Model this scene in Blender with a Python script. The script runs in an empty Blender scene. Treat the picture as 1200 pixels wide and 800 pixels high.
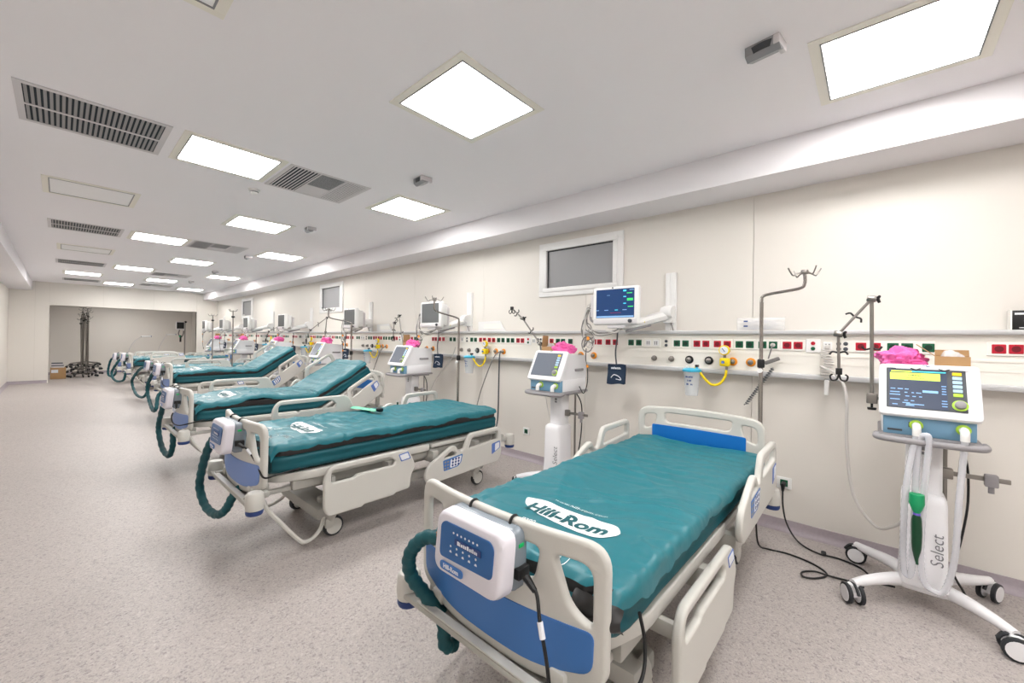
import bpy, bmesh, math, random
from mathutils import Vector, Matrix, noise

# ------------------------------------------------------------------ camera, world, exposure
scene = bpy.context.scene
COL = scene.collection
R = math.radians
CAM_Z = 1.5
YAW, PITCH, ROLL = R(48.113), R(.2377), R(.8379)
fw = Vector((math.sin(YAW) * math.cos(PITCH), math.cos(YAW) * math.cos(PITCH), math.sin(PITCH)))
rt = Vector((math.cos(YAW), -math.sin(YAW), 0))
up = rt.cross(fw)
rt2 = rt * math.cos(ROLL) + up * math.sin(ROLL)
up2 = -rt * math.sin(ROLL) + up * math.cos(ROLL)
cam = bpy.data.cameras.new('camera')
cam.sensor_width = 36.0
cam.sensor_fit = 'HORIZONTAL'
cam.lens = 474.75 / 1200 * 36
cam.shift_y = -4.95 / 1200
cam.clip_start = .02
cam.clip_end = 200
cam_o = bpy.data.objects.new('camera', cam)
COL.objects.link(cam_o)
m4 = Matrix((rt2, up2, -fw)).transposed().to_4x4()
m4.translation = (0, 0, CAM_Z)
cam_o.matrix_world = m4
scene.camera = cam_o

world = bpy.data.worlds.new('world')
scene.world = world
world.use_nodes = True
world.node_tree.nodes['Background'].inputs[0].default_value = (.9, .93, 1, 1)
world.node_tree.nodes['Background'].inputs[1].default_value = .3
vs = scene.view_settings
vs.view_transform = 'Standard'
vs.look = 'None'
vs.gamma = 1
vs.use_curve_mapping = False
vs.exposure = 0.0
LIGHT = 28.5          # emission strength of a lit ceiling panel

# ------------------------------------------------------------------ materials
MAT = {}


def srgb(r, g, b):
    f = lambda c: (c / 255 / 12.92) if c / 255 <= .04045 else ((c / 255 + .055) / 1.055) ** 2.4
    return (f(r), f(g), f(b), 1)


def mat(name, col, rough=.5, metal=0.0, spec=.5, noise_amt=.04, noise_scale=6, bump=0, bump_scale=80,
        emit=None, estr=0, trans=0, alpha=1, ior=1.45, coat=0, detail=2):
    m = bpy.data.materials.new(name)
    m.use_nodes = True
    nt = m.node_tree
    b = nt.nodes['Principled BSDF']
    c = srgb(*col)
    tc = nt.nodes.new('ShaderNodeTexCoord')
    if noise_amt:
        n = nt.nodes.new('ShaderNodeTexNoise')
        n.inputs['Scale'].default_value = noise_scale
        n.inputs['Detail'].default_value = detail
        nt.links.new(tc.outputs['Object'], n.inputs['Vector'])
        mx = nt.nodes.new('ShaderNodeMixRGB')
        mx.inputs[1].default_value = tuple(min(1, v * (1 - noise_amt)) for v in c[:3]) + (1,)
        mx.inputs[2].default_value = tuple(min(1, v * (1 + noise_amt)) for v in c[:3]) + (1,)
        nt.links.new(n.outputs['Fac'], mx.inputs[0])
        nt.links.new(mx.outputs[0], b.inputs['Base Color'])
    else:
        b.inputs['Base Color'].default_value = c
    b.inputs['Roughness'].default_value = rough
    b.inputs['Metallic'].default_value = metal
    b.inputs['Specular IOR Level'].default_value = spec
    b.inputs['IOR'].default_value = ior
    b.inputs['Coat Weight'].default_value = coat
    if trans:
        b.inputs['Transmission Weight'].default_value = trans
    if alpha < 1:
        b.inputs['Alpha'].default_value = alpha
    if emit:
        b.inputs['Emission Color'].default_value = srgb(*emit)
        b.inputs['Emission Strength'].default_value = estr
    if bump:
        n2 = nt.nodes.new('ShaderNodeTexNoise')
        n2.inputs['Scale'].default_value = bump_scale
        nt.links.new(tc.outputs['Object'], n2.inputs['Vector'])
        bp = nt.nodes.new('ShaderNodeBump')
        bp.inputs['Strength'].default_value = bump
        bp.inputs['Distance'].default_value = .004
        nt.links.new(n2.outputs['Fac'], bp.inputs['Height'])
        nt.links.new(bp.outputs[0], b.inputs['Normal'])
    MAT[name] = m
    return m


mat('wall', (226, 221, 214), .45, noise_amt=.012, noise_scale=1.2)
mat('wall_dark_gap', (205, 200, 192), .7)
mat('ceiling', (250, 247, 250), .75, noise_amt=.012, noise_scale=.8)
mat('bulkhead', (238, 235, 238), .7, noise_amt=.012, noise_scale=.8)
mat('base', (168, 158, 164), .5, noise_amt=.12, noise_scale=60, detail=4)
mat('trunk', (240, 236, 228), .4, noise_amt=.01)
mat('trunk_grey', (198, 198, 200), .35, metal=.3, noise_amt=.02)
mat('plate', (243, 240, 234), .4, noise_amt=.01)
mat('red', (186, 22, 48), .45)
mat('red_dark', (110, 12, 28), .5)
mat('green', (18, 92, 62), .45)
mat('green_dark', (8, 48, 34), .5)
mat('black', (24, 24, 26), .45)
mat('rubber', (46, 48, 52), .6)
mat('darkgrey', (74, 78, 84), .5)
mat('midgrey', (140, 140, 142), .45)
mat('chrome', (158, 153, 149), .25, metal=1, noise_amt=.02)
mat('steel', (150, 146, 142), .38, metal=1, noise_amt=.03)
mat('bed', (205, 203, 197), .42, noise_amt=.025, noise_scale=3, bump=.08, bump_scale=220)
mat('bed_grey', (176, 174, 168), .5, noise_amt=.04)
mat('bed_dark', (120, 119, 116), .55, noise_amt=.06)
mat('blue', (62, 116, 184), .4, noise_amt=.02)
mat('blue_light', (112, 142, 204), .4, noise_amt=.02)
mat('blue_head', (18, 112, 196), .4, noise_amt=.02)
mat('blue_dark', (44, 66, 122), .45)
mat('label_white', (232, 234, 240), .5)
mat('label_blue', (92, 122, 192), .5)
mat('teal', (27, 110, 122), .40, spec=.6, noise_amt=.07, noise_scale=5, bump=.3, bump_scale=24)
mat('teal_base', (16, 84, 94), .5, spec=.4, noise_amt=.06, noise_scale=4, bump=.2, bump_scale=18)
mat('teal_hose', (15, 80, 88), .55, noise_amt=.12, noise_scale=14, bump=.6, bump_scale=40)
mat('skirt', (38, 36, 37), .38, spec=.55, bump=.5, bump_scale=22)
mat('logo_white', (238, 242, 243), .5, noise_amt=.01)
mat('logo_teal', (10, 84, 92), .5)
mat('white', (238, 237, 236), .35, noise_amt=.01)
mat('pump_white', (226, 222, 230), .35, noise_amt=.02)
mat('pump_grey', (134, 143, 152), .25, noise_amt=.02)
mat('pump_blue', (44, 98, 158), .35)
mat('led_green', (20, 160, 90), .4, emit=(30, 220, 110), estr=.15)
mat('cyan', (72, 190, 226), .4)
mat('yellow', (246, 218, 18), .4)
mat('orange', (236, 150, 36), .45)
mat('pink', (240, 104, 176), .45, noise_amt=.06, noise_scale=30, bump=.4, bump_scale=40)
mat('card', (176, 140, 98), .75, noise_amt=.05, noise_scale=20)
mat('card_in', (150, 116, 78), .8)
mat('vent_blue', (120, 162, 192), .4, noise_amt=.02)
mat('vent_white', (240, 239, 242), .35, noise_amt=.01)
mat('vent_grey', (150, 147, 150), .45, noise_amt=.02)
mat('screen_off', (112, 118, 130), .18, noise_amt=.03)
mat('screen_mon_off', (104, 106, 108), .2, noise_amt=.02)
mat('screen_on', (58, 66, 84), .3, emit=(66, 76, 98), estr=.35, noise_amt=0)
mat('screen_blue', (22, 54, 98), .3, emit=(26, 64, 118), estr=.35, noise_amt=0)
mat('ui_yellow', (214, 238, 84), .4, emit=(214, 240, 90), estr=.6, noise_amt=0)
mat('ui_cyan', (74, 204, 230), .4, emit=(74, 204, 230), estr=.6, noise_amt=0)
mat('ui_blue', (128, 170, 214), .4, emit=(128, 170, 214), estr=.45, noise_amt=0)
mat('ui_green', (60, 210, 100), .4, emit=(60, 210, 100), estr=.6, noise_amt=0)
mat('btn_blue', (176, 208, 232), .4)
mat('btn_yellow', (250, 212, 30), .4)
mat('btn_green', (178, 220, 70), .4)
mat('glass', (150, 150, 152), .35, noise_amt=.05, noise_scale=1.5)
mat('reveal', (48, 48, 52), .6)
mat('panel_off', (250, 249, 250), .5, noise_amt=.01)
mat('light_frame', (243, 239, 229), .5, noise_amt=.01)
mat('vent_frame', (216, 212, 214), .5, noise_amt=.01)
mat('slat', (150, 148, 148), .5, noise_amt=.02)
mat('duct', (34, 42, 52), .8)
mat('sensor', (150, 150, 152), .5)
mat('sensor_dark', (70, 72, 76), .6)
mat('cable_white', (206, 202, 198), .5)
mat('cable_grey', (122, 119, 117), .5)
mat('canister', (226, 230, 234), .15, alpha=.55, noise_amt=0)
mat('tube_clear', (238, 239, 246), .2, alpha=.6, noise_amt=.05, noise_scale=90)
mat('plastic_bag', (238, 238, 240), .15, alpha=.45, noise_amt=.05, noise_scale=30, bump=.8, bump_scale=30)
mat('green_bag', (14, 70, 44), .4)
mat('green_cap', (24, 160, 104), .4)
mat('mint', (120, 206, 170), .6)
mat('cuff', (26, 46, 70), .7, noise_amt=.1)
mat('brown', (150, 108, 74), .6)
mat('text_grey', (130, 130, 136), .5)
mat('purple', (110, 96, 200), .5)


def light_mat():
    m = bpy.data.materials.new('light_panel')
    m.use_nodes = True
    nt = m.node_tree
    b = nt.nodes['Principled BSDF']
    b.inputs['Base Color'].default_value = (.9, .9, .9, 1)
    b.inputs['Emission Color'].default_value = (1, .985, .96, 1)
    b.inputs['Emission Strength'].default_value = LIGHT
    MAT['light'] = m


light_mat()


def floor_mat():
    m = bpy.data.materials.new('floor_vinyl')
    m.use_nodes = True
    nt = m.node_tree
    b = nt.nodes['Principled BSDF']
    tc = nt.nodes.new('ShaderNodeTexCoord')

    def vor(scale):
        v = nt.nodes.new('ShaderNodeTexVoronoi')
        v.inputs['Scale'].default_value = scale
        nt.links.new(tc.outputs['Object'], v.inputs['Vector'])
        s = nt.nodes.new('ShaderNodeSeparateColor')
        nt.links.new(v.outputs['Color'], s.inputs[0])
        return s.outputs[0]

    def ramp(src, stops):
        r = nt.nodes.new('ShaderNodeValToRGB')
        r.color_ramp.interpolation = 'CONSTANT'
        e = r.color_ramp.elements
        for i, (p, c) in enumerate(stops):
            if i < 2:
                el = e[i]
                el.position = p
            else:
                el = e.new(p)
            el.color = srgb(*c)
        nt.links.new(src, r.inputs[0])
        return r.outputs[0]
    a = ramp(vor(95), [(0, (132, 122, 124)), (.06, (158, 149, 146)), (.16, (179, 171, 167)), (.8, (186, 178, 173)), (.93, (198, 191, 187))])
    bb = ramp(vor(210), [(0, (130, 122, 127)), (.12, (171, 163, 160)), (.4, (183, 175, 171)), (.9, (195, 188, 184))])
    mx = nt.nodes.new('ShaderNodeMixRGB')
    mx.inputs[0].default_value = .5
    nt.links.new(a, mx.inputs[1])
    nt.links.new(bb, mx.inputs[2])
    n = nt.nodes.new('ShaderNodeTexNoise')
    n.inputs['Scale'].default_value = 1.3
    n.inputs['Detail'].default_value = 4
    nt.links.new(tc.outputs['Object'], n.inputs['Vector'])
    mp = nt.nodes.new('ShaderNodeMapRange')
    mp.inputs[3].default_value = .95
    mp.inputs[4].default_value = 1.04
    nt.links.new(n.outputs['Fac'], mp.inputs[0])
    mul = nt.nodes.new('ShaderNodeVectorMath')
    mul.operation = 'SCALE'
    nt.links.new(mx.outputs[0], mul.inputs[0])
    nt.links.new(mp.outputs[0], mul.inputs['Scale'])
    nt.links.new(mul.outputs[0], b.inputs['Base Color'])
    b.inputs['Roughness'].default_value = .42
    b.inputs['Specular IOR Level'].default_value = .4
    MAT['floor'] = m


floor_mat()


# ------------------------------------------------------------------ mesh helpers
def catmull(pts, k=6):
    p = [Vector(q) for q in pts]
    out = []
    for i in range(len(p) - 1):
        a = p[i - 1] if i else p[0] * 2 - p[1]
        b, c = p[i], p[i + 1]
        d = p[i + 2] if i + 2 < len(p) else c * 2 - b
        for j in range(k):
            t = j / k
            out.append(.5 * (2 * b + (c - a) * t + (2 * a - 5 * b + 4 * c - d) * t * t + (3 * b - a - 3 * c + d) * t ** 3))
    out.append(p[-1])
    return out


def rpoly(pts, r=.03, n=5):
    """round the corners of a 2d polygon; a point may carry its own radius"""
    out = []
    N = len(pts)
    for i in range(N):
        p = Vector(pts[i][:2])
        rr = pts[i][2] if len(pts[i]) > 2 else r
        a = Vector(pts[i - 1][:2]) - p
        b = Vector(pts[(i + 1) % N][:2]) - p
        d = min(rr, a.length * .48, b.length * .48)
        if d < 1e-5:
            out.append(p)
            continue
        s, e = p + a.normalized() * d, p + b.normalized() * d
        for k in range(n + 1):
            t = k / n
            out.append(s * (1 - t) ** 2 + p * 2 * t * (1 - t) + e * t * t)
    return out


class MB:
    def __init__(self):
        self.V, self.F = [], []

    def add(self, vs_, fs):
        o = len(self.V)
        self.V += [Vector(v) for v in vs_]
        self.F += [tuple(i + o for i in f) for f in fs]
        return self

    def box(self, x0, x1, y0, y1, z0, z1, bev=0, seg=2, mtx=None):
        if bev:
            bm = bmesh.new()
            bmesh.ops.create_cube(bm, size=1)
            for v in bm.verts:
                v.co = Vector((x0 if v.co.x < 0 else x1, y0 if v.co.y < 0 else y1, z0 if v.co.z < 0 else z1))
            bmesh.ops.bevel(bm, geom=bm.edges[:], offset=bev, segments=seg, profile=.5, affect='EDGES', clamp_overlap=True)
            bm.verts.index_update()
            v = [q.co.copy() for q in bm.verts]
            f = [[q.index for q in fc.verts] for fc in bm.faces]
            bm.free()
        else:
            v = [Vector(q) for q in ((x0, y0, z0), (x1, y0, z0), (x1, y1, z0), (x0, y1, z0), (x0, y0, z1), (x1, y0, z1), (x1, y1, z1), (x0, y1, z1))]
            f = [(0, 3, 2, 1), (4, 5, 6, 7), (0, 1, 5, 4), (1, 2, 6, 5), (2, 3, 7, 6), (3, 0, 4, 7)]
        if mtx:
            v = [mtx @ q for q in v]
        return self.add(v, f)

    def cbox(self, c, s, bev=0, seg=2, mtx=None):
        return self.box(c[0] - s[0] / 2, c[0] + s[0] / 2, c[1] - s[1] / 2, c[1] + s[1] / 2, c[2] - s[2] / 2, c[2] + s[2] / 2, bev, seg, mtx)

    def tube(self, path, r, n=8, caps=True):
        p = [Vector(q) for q in path]
        L = len(p)
        rs = [r] * L if not hasattr(r, '__len__') else list(r)
        tang = [(p[min(i + 1, L - 1)] - p[max(i - 1, 0)]).normalized() for i in range(L)]
        a = Vector((0, 0, 1)) if abs(tang[0].z) < .9 else Vector((1, 0, 0))
        u = tang[0].cross(a).normalized()
        vs_, fs = [], []
        for i in range(L):
            if i:
                u = (u - tang[i] * u.dot(tang[i])).normalized()
            w = tang[i].cross(u)
            for k in range(n):
                an = 2 * math.pi * k / n
                vs_.append(p[i] + (u * math.cos(an) + w * math.sin(an)) * rs[i])
        for i in range(L - 1):
            for k in range(n):
                fs.append((i * n + k, i * n + (k + 1) % n, (i + 1) * n + (k + 1) % n, (i + 1) * n + k))
        if caps:
            fs.append(tuple(range(n - 1, -1, -1)))
            fs.append(tuple((L - 1) * n + k for k in range(n)))
        return self.add(vs_, fs)

    def lathe(self, prof, o=(0, 0, 0), ax=(0, 0, 1), n=16):
        ax = Vector(ax).normalized()
        o = Vector(o)
        a = Vector((1, 0, 0)) if abs(ax.x) < .9 else Vector((0, 1, 0))
        u = ax.cross(a).normalized()
        w = ax.cross(u)
        vs_, fs = [], []
        for r, h in prof:
            for k in range(n):
                an = 2 * math.pi * k / n
                vs_.append(o + ax * h + (u * math.cos(an) + w * math.sin(an)) * r)
        for i in range(len(prof) - 1):
            for k in range(n):
                fs.append((i * n + k, i * n + (k + 1) % n, (i + 1) * n + (k + 1) % n, (i + 1) * n + k))
        fs.append(tuple(range(n - 1, -1, -1)))
        fs.append(tuple((len(prof) - 1) * n + k for k in range(n)))
        return self.add(vs_, fs)

    def prism(self, poly, f0, f1):
        """poly of 2d points; f0, f1 map a 2d point to the two 3d faces"""
        n = len(poly)
        vs_ = [f0(q) for q in poly] + [f1(q) for q in poly]
        fs = [tuple(range(n - 1, -1, -1)), tuple(range(n, 2 * n))]
        fs += [(i, (i + 1) % n, n + (i + 1) % n, n + i) for i in range(n)]
        return self.add(vs_, fs)

    def grid(self, fn, nu, nv):
        vs_ = [fn(i / nu, j / nv) for i in range(nu + 1) for j in range(nv + 1)]
        fs = [(i * (nv + 1) + j, (i + 1) * (nv + 1) + j, (i + 1) * (nv + 1) + j + 1, i * (nv + 1) + j + 1) for i in range(nu) for j in range(nv)]
        return self.add(vs_, fs)

    def move(self, fn):
        self.V = [Vector(fn(v)) for v in self.V]
        return self

    def mesh(self, name, m, smooth=40):
        me = bpy.data.meshes.new(name)
        me.from_pydata([tuple(v) for v in self.V], [], self.F)
        bm = bmesh.new()
        bm.from_mesh(me)
        bmesh.ops.recalc_face_normals(bm, faces=bm.faces[:])
        bm.to_mesh(me)
        bm.free()
        me.materials.append(MAT[m])
        if smooth:
            me.shade_smooth()
            me.set_sharp_from_angle(angle=R(smooth))
        return me


def link(name, me, parent=None, loc=(0, 0, 0), rot=(0, 0, 0)):
    o = bpy.data.objects.new(name, me)
    COL.objects.link(o)
    o.location = loc
    o.rotation_euler = rot
    if parent:
        o.parent = parent
    return o


def part(name, mb, m, parent, smooth=40, loc=(0, 0, 0), rot=(0, 0, 0), label=None):
    o = link(name, mb.mesh(name, m, smooth), parent, loc, rot)
    if label:
        o['label'] = label
    return o


def tag(o, label, cat, group=None):
    o['label'] = label
    o['category'] = cat
    if group:
        o['group'] = group
    return o


def thing(name, label, cat, loc=(0, 0, 0), rz=0, group=None):
    o = link(name, None, None, loc, (0, 0, rz))
    return tag(o, label, cat, group)


def struct(name, mb, m, smooth=0, parent=None):
    o = link(name, mb.mesh(name, m, smooth), parent)
    if not parent:
        o['kind'] = 'structure'
    return o


def copy_tree(o, parent=None):
    c = o.copy()
    COL.objects.link(c)
    c.parent = parent
    for ch in list(o.children):
        copy_tree(ch, c)
    return c


def curve_geo(cu):
    o = bpy.data.objects.new('tmp', cu)
    COL.objects.link(o)
    dg = bpy.context.evaluated_depsgraph_get()
    me = bpy.data.meshes.new_from_object(o.evaluated_get(dg))
    v = [q.co.copy() for q in me.vertices]
    f = [tuple(p.vertices) for p in me.polygons]
    bpy.data.objects.remove(o)
    bpy.data.curves.remove(cu)
    bpy.data.meshes.remove(me)
    return v, f


def plate(loops, depth, bev=.01, seg=2):
    """flat plate in xy with holes, thickness 2*(depth+bev) about z = 0, rounded rims. Returns verts, faces"""
    cu = bpy.data.curves.new('tmp', 'CURVE')
    cu.dimensions = '2D'
    cu.fill_mode = 'BOTH'
    cu.extrude = depth
    cu.bevel_depth = bev
    cu.bevel_resolution = seg
    cu.offset = -bev
    for lp in loops:
        s = cu.splines.new('POLY')
        s.points.add(len(lp) - 1)
        for q, p in zip(s.points, lp):
            q.co = (p[0], p[1], 0, 1)
        s.use_cyclic_u = True
    return curve_geo(cu)


def slice_x(vf, step=.045):
    bm = bmesh.new()
    vv = [bm.verts.new(q) for q in vf[0]]
    for f__ in vf[1]:
        try:
            bm.faces.new([vv[i] for i in f__])
        except ValueError:
            pass
    bmesh.ops.remove_doubles(bm, verts=bm.verts[:], dist=1e-5)
    lo, hi = min(v.co.x for v in bm.verts), max(v.co.x for v in bm.verts)
    k = math.ceil(lo / step)
    while k * step < hi:
        bmesh.ops.bisect_plane(bm, geom=bm.verts[:] + bm.edges[:] + bm.faces[:], plane_co=(k * step, 0, 0), plane_no=(1, 0, 0))
        k += 1
    bm.verts.index_update()
    v = [q.co.copy() for q in bm.verts]
    f = [tuple(q.index for q in fc.verts) for fc in bm.faces]
    bm.free()
    return v, f


def text_geo(body, size, align='CENTER', bold=0, shear=0, extrude=.0004, spacing=1):
    cu = bpy.data.curves.new('tmp', 'FONT')
    cu.body = body
    cu.size = size
    cu.align_x = align
    cu.align_y = 'CENTER'
    cu.offset = bold
    cu.shear = shear
    cu.extrude = extrude
    cu.space_character = spacing
    cu.resolution_u = 3
    return curve_geo(cu)


def place(vf, o, r, u, n=None):
    """2d geometry into space: origin, right vector, up vector"""
    r, u, o = Vector(r), Vector(u), Vector(o)
    n = r.cross(u) if n is None else Vector(n)
    mb = MB()
    mb.add([o + r * v.x + u * v.y + n * v.z for v in vf[0]], vf[1])
    return mb


def scribble(w, h, seed=0):
    """a line of print too small to read, as a row of uneven strokes (2d geometry)"""
    rnd = random.Random(seed)
    mb = MB()
    x = -w / 2
    while x < w / 2:
        d = rnd.uniform(.25, .7) * h
        k = rnd.uniform(.55, 1) * h / 2
        mb.box(x, min(x + d, w / 2), -h / 2, -h / 2 + 2 * k, -.0003, .0003)
        x += d + rnd.uniform(.12, .3) * h
    return mb.V, mb.F


def ordinal(i):
    return ['first', 'second', 'third', 'fourth', 'fifth', 'sixth', 'seventh', 'eighth', 'ninth', 'tenth'][i]


def n1(x, y, z=0):
    return noise.noise(Vector((x, y, z)))


# ------------------------------------------------------------------ room
XW, XL, YF, YB, ZC = 3.895, -.99, 18.22, -4.2, 2.98
XS, ZS = 3.46, 2.735        # bulkhead along the bed wall
XSL = -.56
ALC_X0, ALC_X1, ALC_Z, ALC_Y = -.224, 3.272, 2.305, 21.6

struct('floor', MB().box(XL - .2, XW + .2, YB - .2, ALC_Y + .2, -.1, 0), 'floor')
struct('ceiling', MB().box(XL - .2, XW + .2, YB - .2, YF + .2, ZC + .0, ZC + .4), 'ceiling')
# far wall with opening
wf = MB()
wf.box(XL, ALC_X0, YF, YF + .12, 0, ZC).box(ALC_X1, XW, YF, YF + .12, 0, ZC).box(ALC_X0, ALC_X1, YF, YF + .12, ALC_Z, ZC)
w_far = struct('wall_far', wf, 'wall_dark_gap')


def panels(parent, rects, fn, m='wall'):
    """thin cladding panels on a wall; rects of (a0,a1,b0,b1), fn(a,b,d) gives a point d off the wall"""
    for a0, a1, b0, b1 in rects:
        g = .0018
        a0, a1, b0, b1 = a0 + g, a1 - g, b0, b1
        v = [fn(*q) for q in ((a0, b0, 0), (a1, b0, 0), (a1, b1, 0), (a0, b1, 0), (a0, b0, .012), (a1, b0, .012), (a1, b1, .012), (a0, b1, .012))]
        f = [(0, 3, 2, 1), (4, 5, 6, 7), (0, 1, 5, 4), (1, 2, 6, 5), (2, 3, 7, 6), (3, 0, 4, 7)]
        struct('panel', MB().add(v, f), m, parent=parent)


FP = .012
far_fn = lambda a, b, d: (a, YF - d, b)
panels(w_far, [(XL, -.5, 0, ZC), (-.5, ALC_X0, 0, ZC)], far_fn)
panels(w_far, [(ALC_X0, .9, ALC_Z, ZC), (.9, 2.1, ALC_Z, ZC), (2.1, ALC_X1, ALC_Z, ZC)], far_fn)
panels(w_far, [(ALC_X1, XW, 0, ZC)], far_fn)
struct('trim_1', MB().box(ALC_X0 - .025, ALC_X0, YF - .02, YF + .12, 0, ALC_Z + .025).box(ALC_X1, ALC_X1 + .025, YF - .02, YF + .12, 0, ALC_Z + .025)
       .box(ALC_X0, ALC_X1, YF - .02, YF + .12, ALC_Z, ALC_Z + .025), 'wall')
# alcove
struct('wall_alcove', MB().box(ALC_X0 - .6, ALC_X1 + .6, ALC_Y, ALC_Y + .1, 0, 2.7).box(ALC_X0 - .6, ALC_X0 - .45, YF + .12, ALC_Y, 0, 2.7)
       .box(ALC_X1 + .45, ALC_X1 + .6, YF + .12, ALC_Y, 0, 2.7), 'wall')
struct('ceiling_alcove', MB().box(ALC_X0 - .6, ALC_X1 + .6, YF + .12, ALC_Y + .1, 2.6, 2.7), 'ceiling')
# left wall, back wall
w_l = struct('wall_left', MB().box(XL - .12, XL - FP, YB, YF, 0, ZC), 'wall_dark_gap')
panels(w_l, [(YB + 1.625 * i, min(YB + 1.625 * (i + 1), YF), 0, ZC) for i in range(14) if YB + 1.625 * i < YF], lambda a, b, d: (XL - FP + d, a, b))
struct('wall_back', MB().box(XL - .12, XW + .12, YB - .12, YB, 0, ZC), 'wall')
# bed wall with three windows, clad above and below the service rail
WIN = [(2.062, 2.932), (8.30, 9.17), (14.15, 15.02)]
WZ0, WZ1 = 2.11, 2.555
w_r = MB().box(XW + FP, XW + .14, YB, YF, 0, ZC)
w_r = struct('wall_right', w_r, 'wall_dark_gap')
seam0 = .771
seams = [seam0 + 1.625 * k for k in range(-3, 12)]
seams = [YB] + [s for s in seams if YB < s < YF] + [YF]
rects = []
for a, b in zip(seams, seams[1:]):
    cuts = [a, b]
    holes = []
    for w0, w1 in WIN:
        lo, hi = max(a, w0), min(b, w1)
        if hi > lo:
            holes.append((lo, hi))
    if not holes:
        rects.append((a, b, 0, ZS))
    else:
        lo, hi = holes[0]
        rects += [(a, b, 0, WZ0), (a, b, WZ1, ZS)]
        if lo - a > .01:
            rects.append((a - 0, lo, WZ0, WZ1))
        if b - hi > .01:
            rects.append((hi, b, WZ0, WZ1))
panels(w_r, rects, lambda a, b, d: (XW + FP - d, a, b))
struct('bulkhead_right', MB().box(XS, XW + .05, YB, YF, ZS, ZC), 'bulkhead')
struct('bulkhead_left', MB().box(XL - .05, XSL, YB, YF, ZS - .02, ZC), 'bulkhead')


def cove(name, fn, a0, a1):
    prof = [(0, .0), (.05, .0), (.03, .004), (.016, .012), (.008, .025), (.004, .045), (.004, .085), (0, .087)]
    mb = MB()
    n = len(prof)
    mb.add([fn(a0, d, z) for d, z in prof] + [fn(a1, d, z) for d, z in prof],
           [(i, i + 1, n + i + 1, n + i) for i in range(n - 1)])
    struct(name, mb, 'base', 40)


cove('baseboard_right', lambda a, d, z: (XW - d, a, z + .001), YB, YF)
cove('baseboard_left', lambda a, d, z: (XL + d, a, z + .001), YB, YF)
cove('baseboard_far', lambda a, d, z: (a, YF - FP - d, z + .001), XL, ALC_X0 - .025)
cove('baseboard_far_right', lambda a, d, z: (a, YF - FP - d, z + .001), ALC_X1 + .025, XW)
cove('baseboard_alcove', lambda a, d, z: (a, ALC_Y - d, z + .001), ALC_X0 - .45, ALC_X1 + .45)

# windows (shaded panes set deep in white frames)
for i, (w0, w1) in enumerate(WIN):
    fr = MB()
    a0, a1, b0, b1 = w0 - .115, w1 + .115, WZ0 - .1, WZ1 + .09
    x0, x1 = XW - .022, XW + .0
    fr.box(x0, x1, a0, a1, b1 - .06, b1, .004).box(x0, x1, a0, a1, b0, b0 + .06, .004)
    fr.box(x0, x1, a0, a0 + .07, b0 + .06, b1 - .06, .004).box(x0, x1, a1 - .07, a1, b0 + .06, b1 - .06, .004)
    o = struct('window_%d' % (i + 1), fr, 'white', 30)
    ins = MB()
    t = .05
    ins.box(XW - .034, XW + .0, w0 - t, w1 + t, WZ1, WZ1 + t, .006).box(XW - .034, XW, w0 - t, w1 + t, WZ0 - t, WZ0, .006)
    ins.box(XW - .034, XW, w0 - t, w0, WZ0, WZ1, .006).box(XW - .034, XW, w1, w1 + t, WZ0, WZ1, .006)
    part('window_frame', ins, 'white', o, 30)
    rv = MB()
    rv.box(XW - .004, XW + .012, w0 - .001, w1 + .001, WZ1 - .012, WZ1).box(XW - .004, XW + .012, w1 - .01, w1, WZ0, WZ1)
    part('gasket', rv, 'reveal', o, 0)
    part('pane', MB().box(XW + .004, XW + .011, w0, w1, WZ0, WZ1), 'glass', o, 0)

# ------------------------------------------------------------------ ceiling fittings
S = 1.48
LT = [  # x, y of the near left corner of each luminous panel, lit?, row name
    (1.68, -.26, 1, 'b'), (.95, 1.11, 1, 'm'), (-.11, 1.11, 0, 'l'), (.425, 2.55, 1, 'c'), (1.595, 2.52, 1, 'b'),
    (.985, 3.98, 1, 'm'), (-.066, 3.97, 0, 'l'), (1.645, 5.42, 1, 'b'), (.48, 5.43, 1, 'c'), (1.0, 6.85, 1, 'm'), (-.01, 6.85, 0, 'l'),
    (1.69, 8.31, 1, 'b'), (.54, 8.31, 1, 'c'), (1.05, 9.77, 1, 'm'), (.04, 9.77, 1, 'l'), (1.72, 11.2, 1, 'b'), (.57, 11.2, 1, 'c'),
    (.42, -.26, 1, 'c'), (1.0, -1.7, 1, 'm'), (-.11, -1.7, 1, 'l')]
ROWN = {'b': 'row beside the right bulkhead', 'm': 'row before the square diffusers', 'c': 'row left of square diffusers', 'l': 'row of slatted grilles'}
LW, LL = .610, .602


def light_parts():
    f = MB()
    W, L, t = LW / 2, LL / 2, .045
    z0, z1 = -.006, .002
    f.box(-W - t, W + t, -L - t, -L, z0, z1, .002).box(-W - t, W + t, L, L + t, z0, z1, .002)
    f.box(-W - t, -W, -L, L, z0, z1, .002).box(W, W + t, -L, L, z0, z1, .002)
    lip = MB()
    g = .008
    lip.box(-W, W, -L, -L + g, -.008, .001).box(-W, W, L - g, L, -.008, .001).box(-W, -W + g, -L + g, L - g, -.008, .001).box(W - g, W, -L + g, L - g, -.008, .001)
    d = MB().box(-W + .008, W - .008, -L + .008, L - .008, -.004, 0)
    return f.mesh('light_frame', 'light_frame', 0), lip.mesh('lip', 'midgrey', 0), d.mesh('diffuser', 'light', 0), d.mesh('diffuser_off', 'panel_off', 0)


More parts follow.
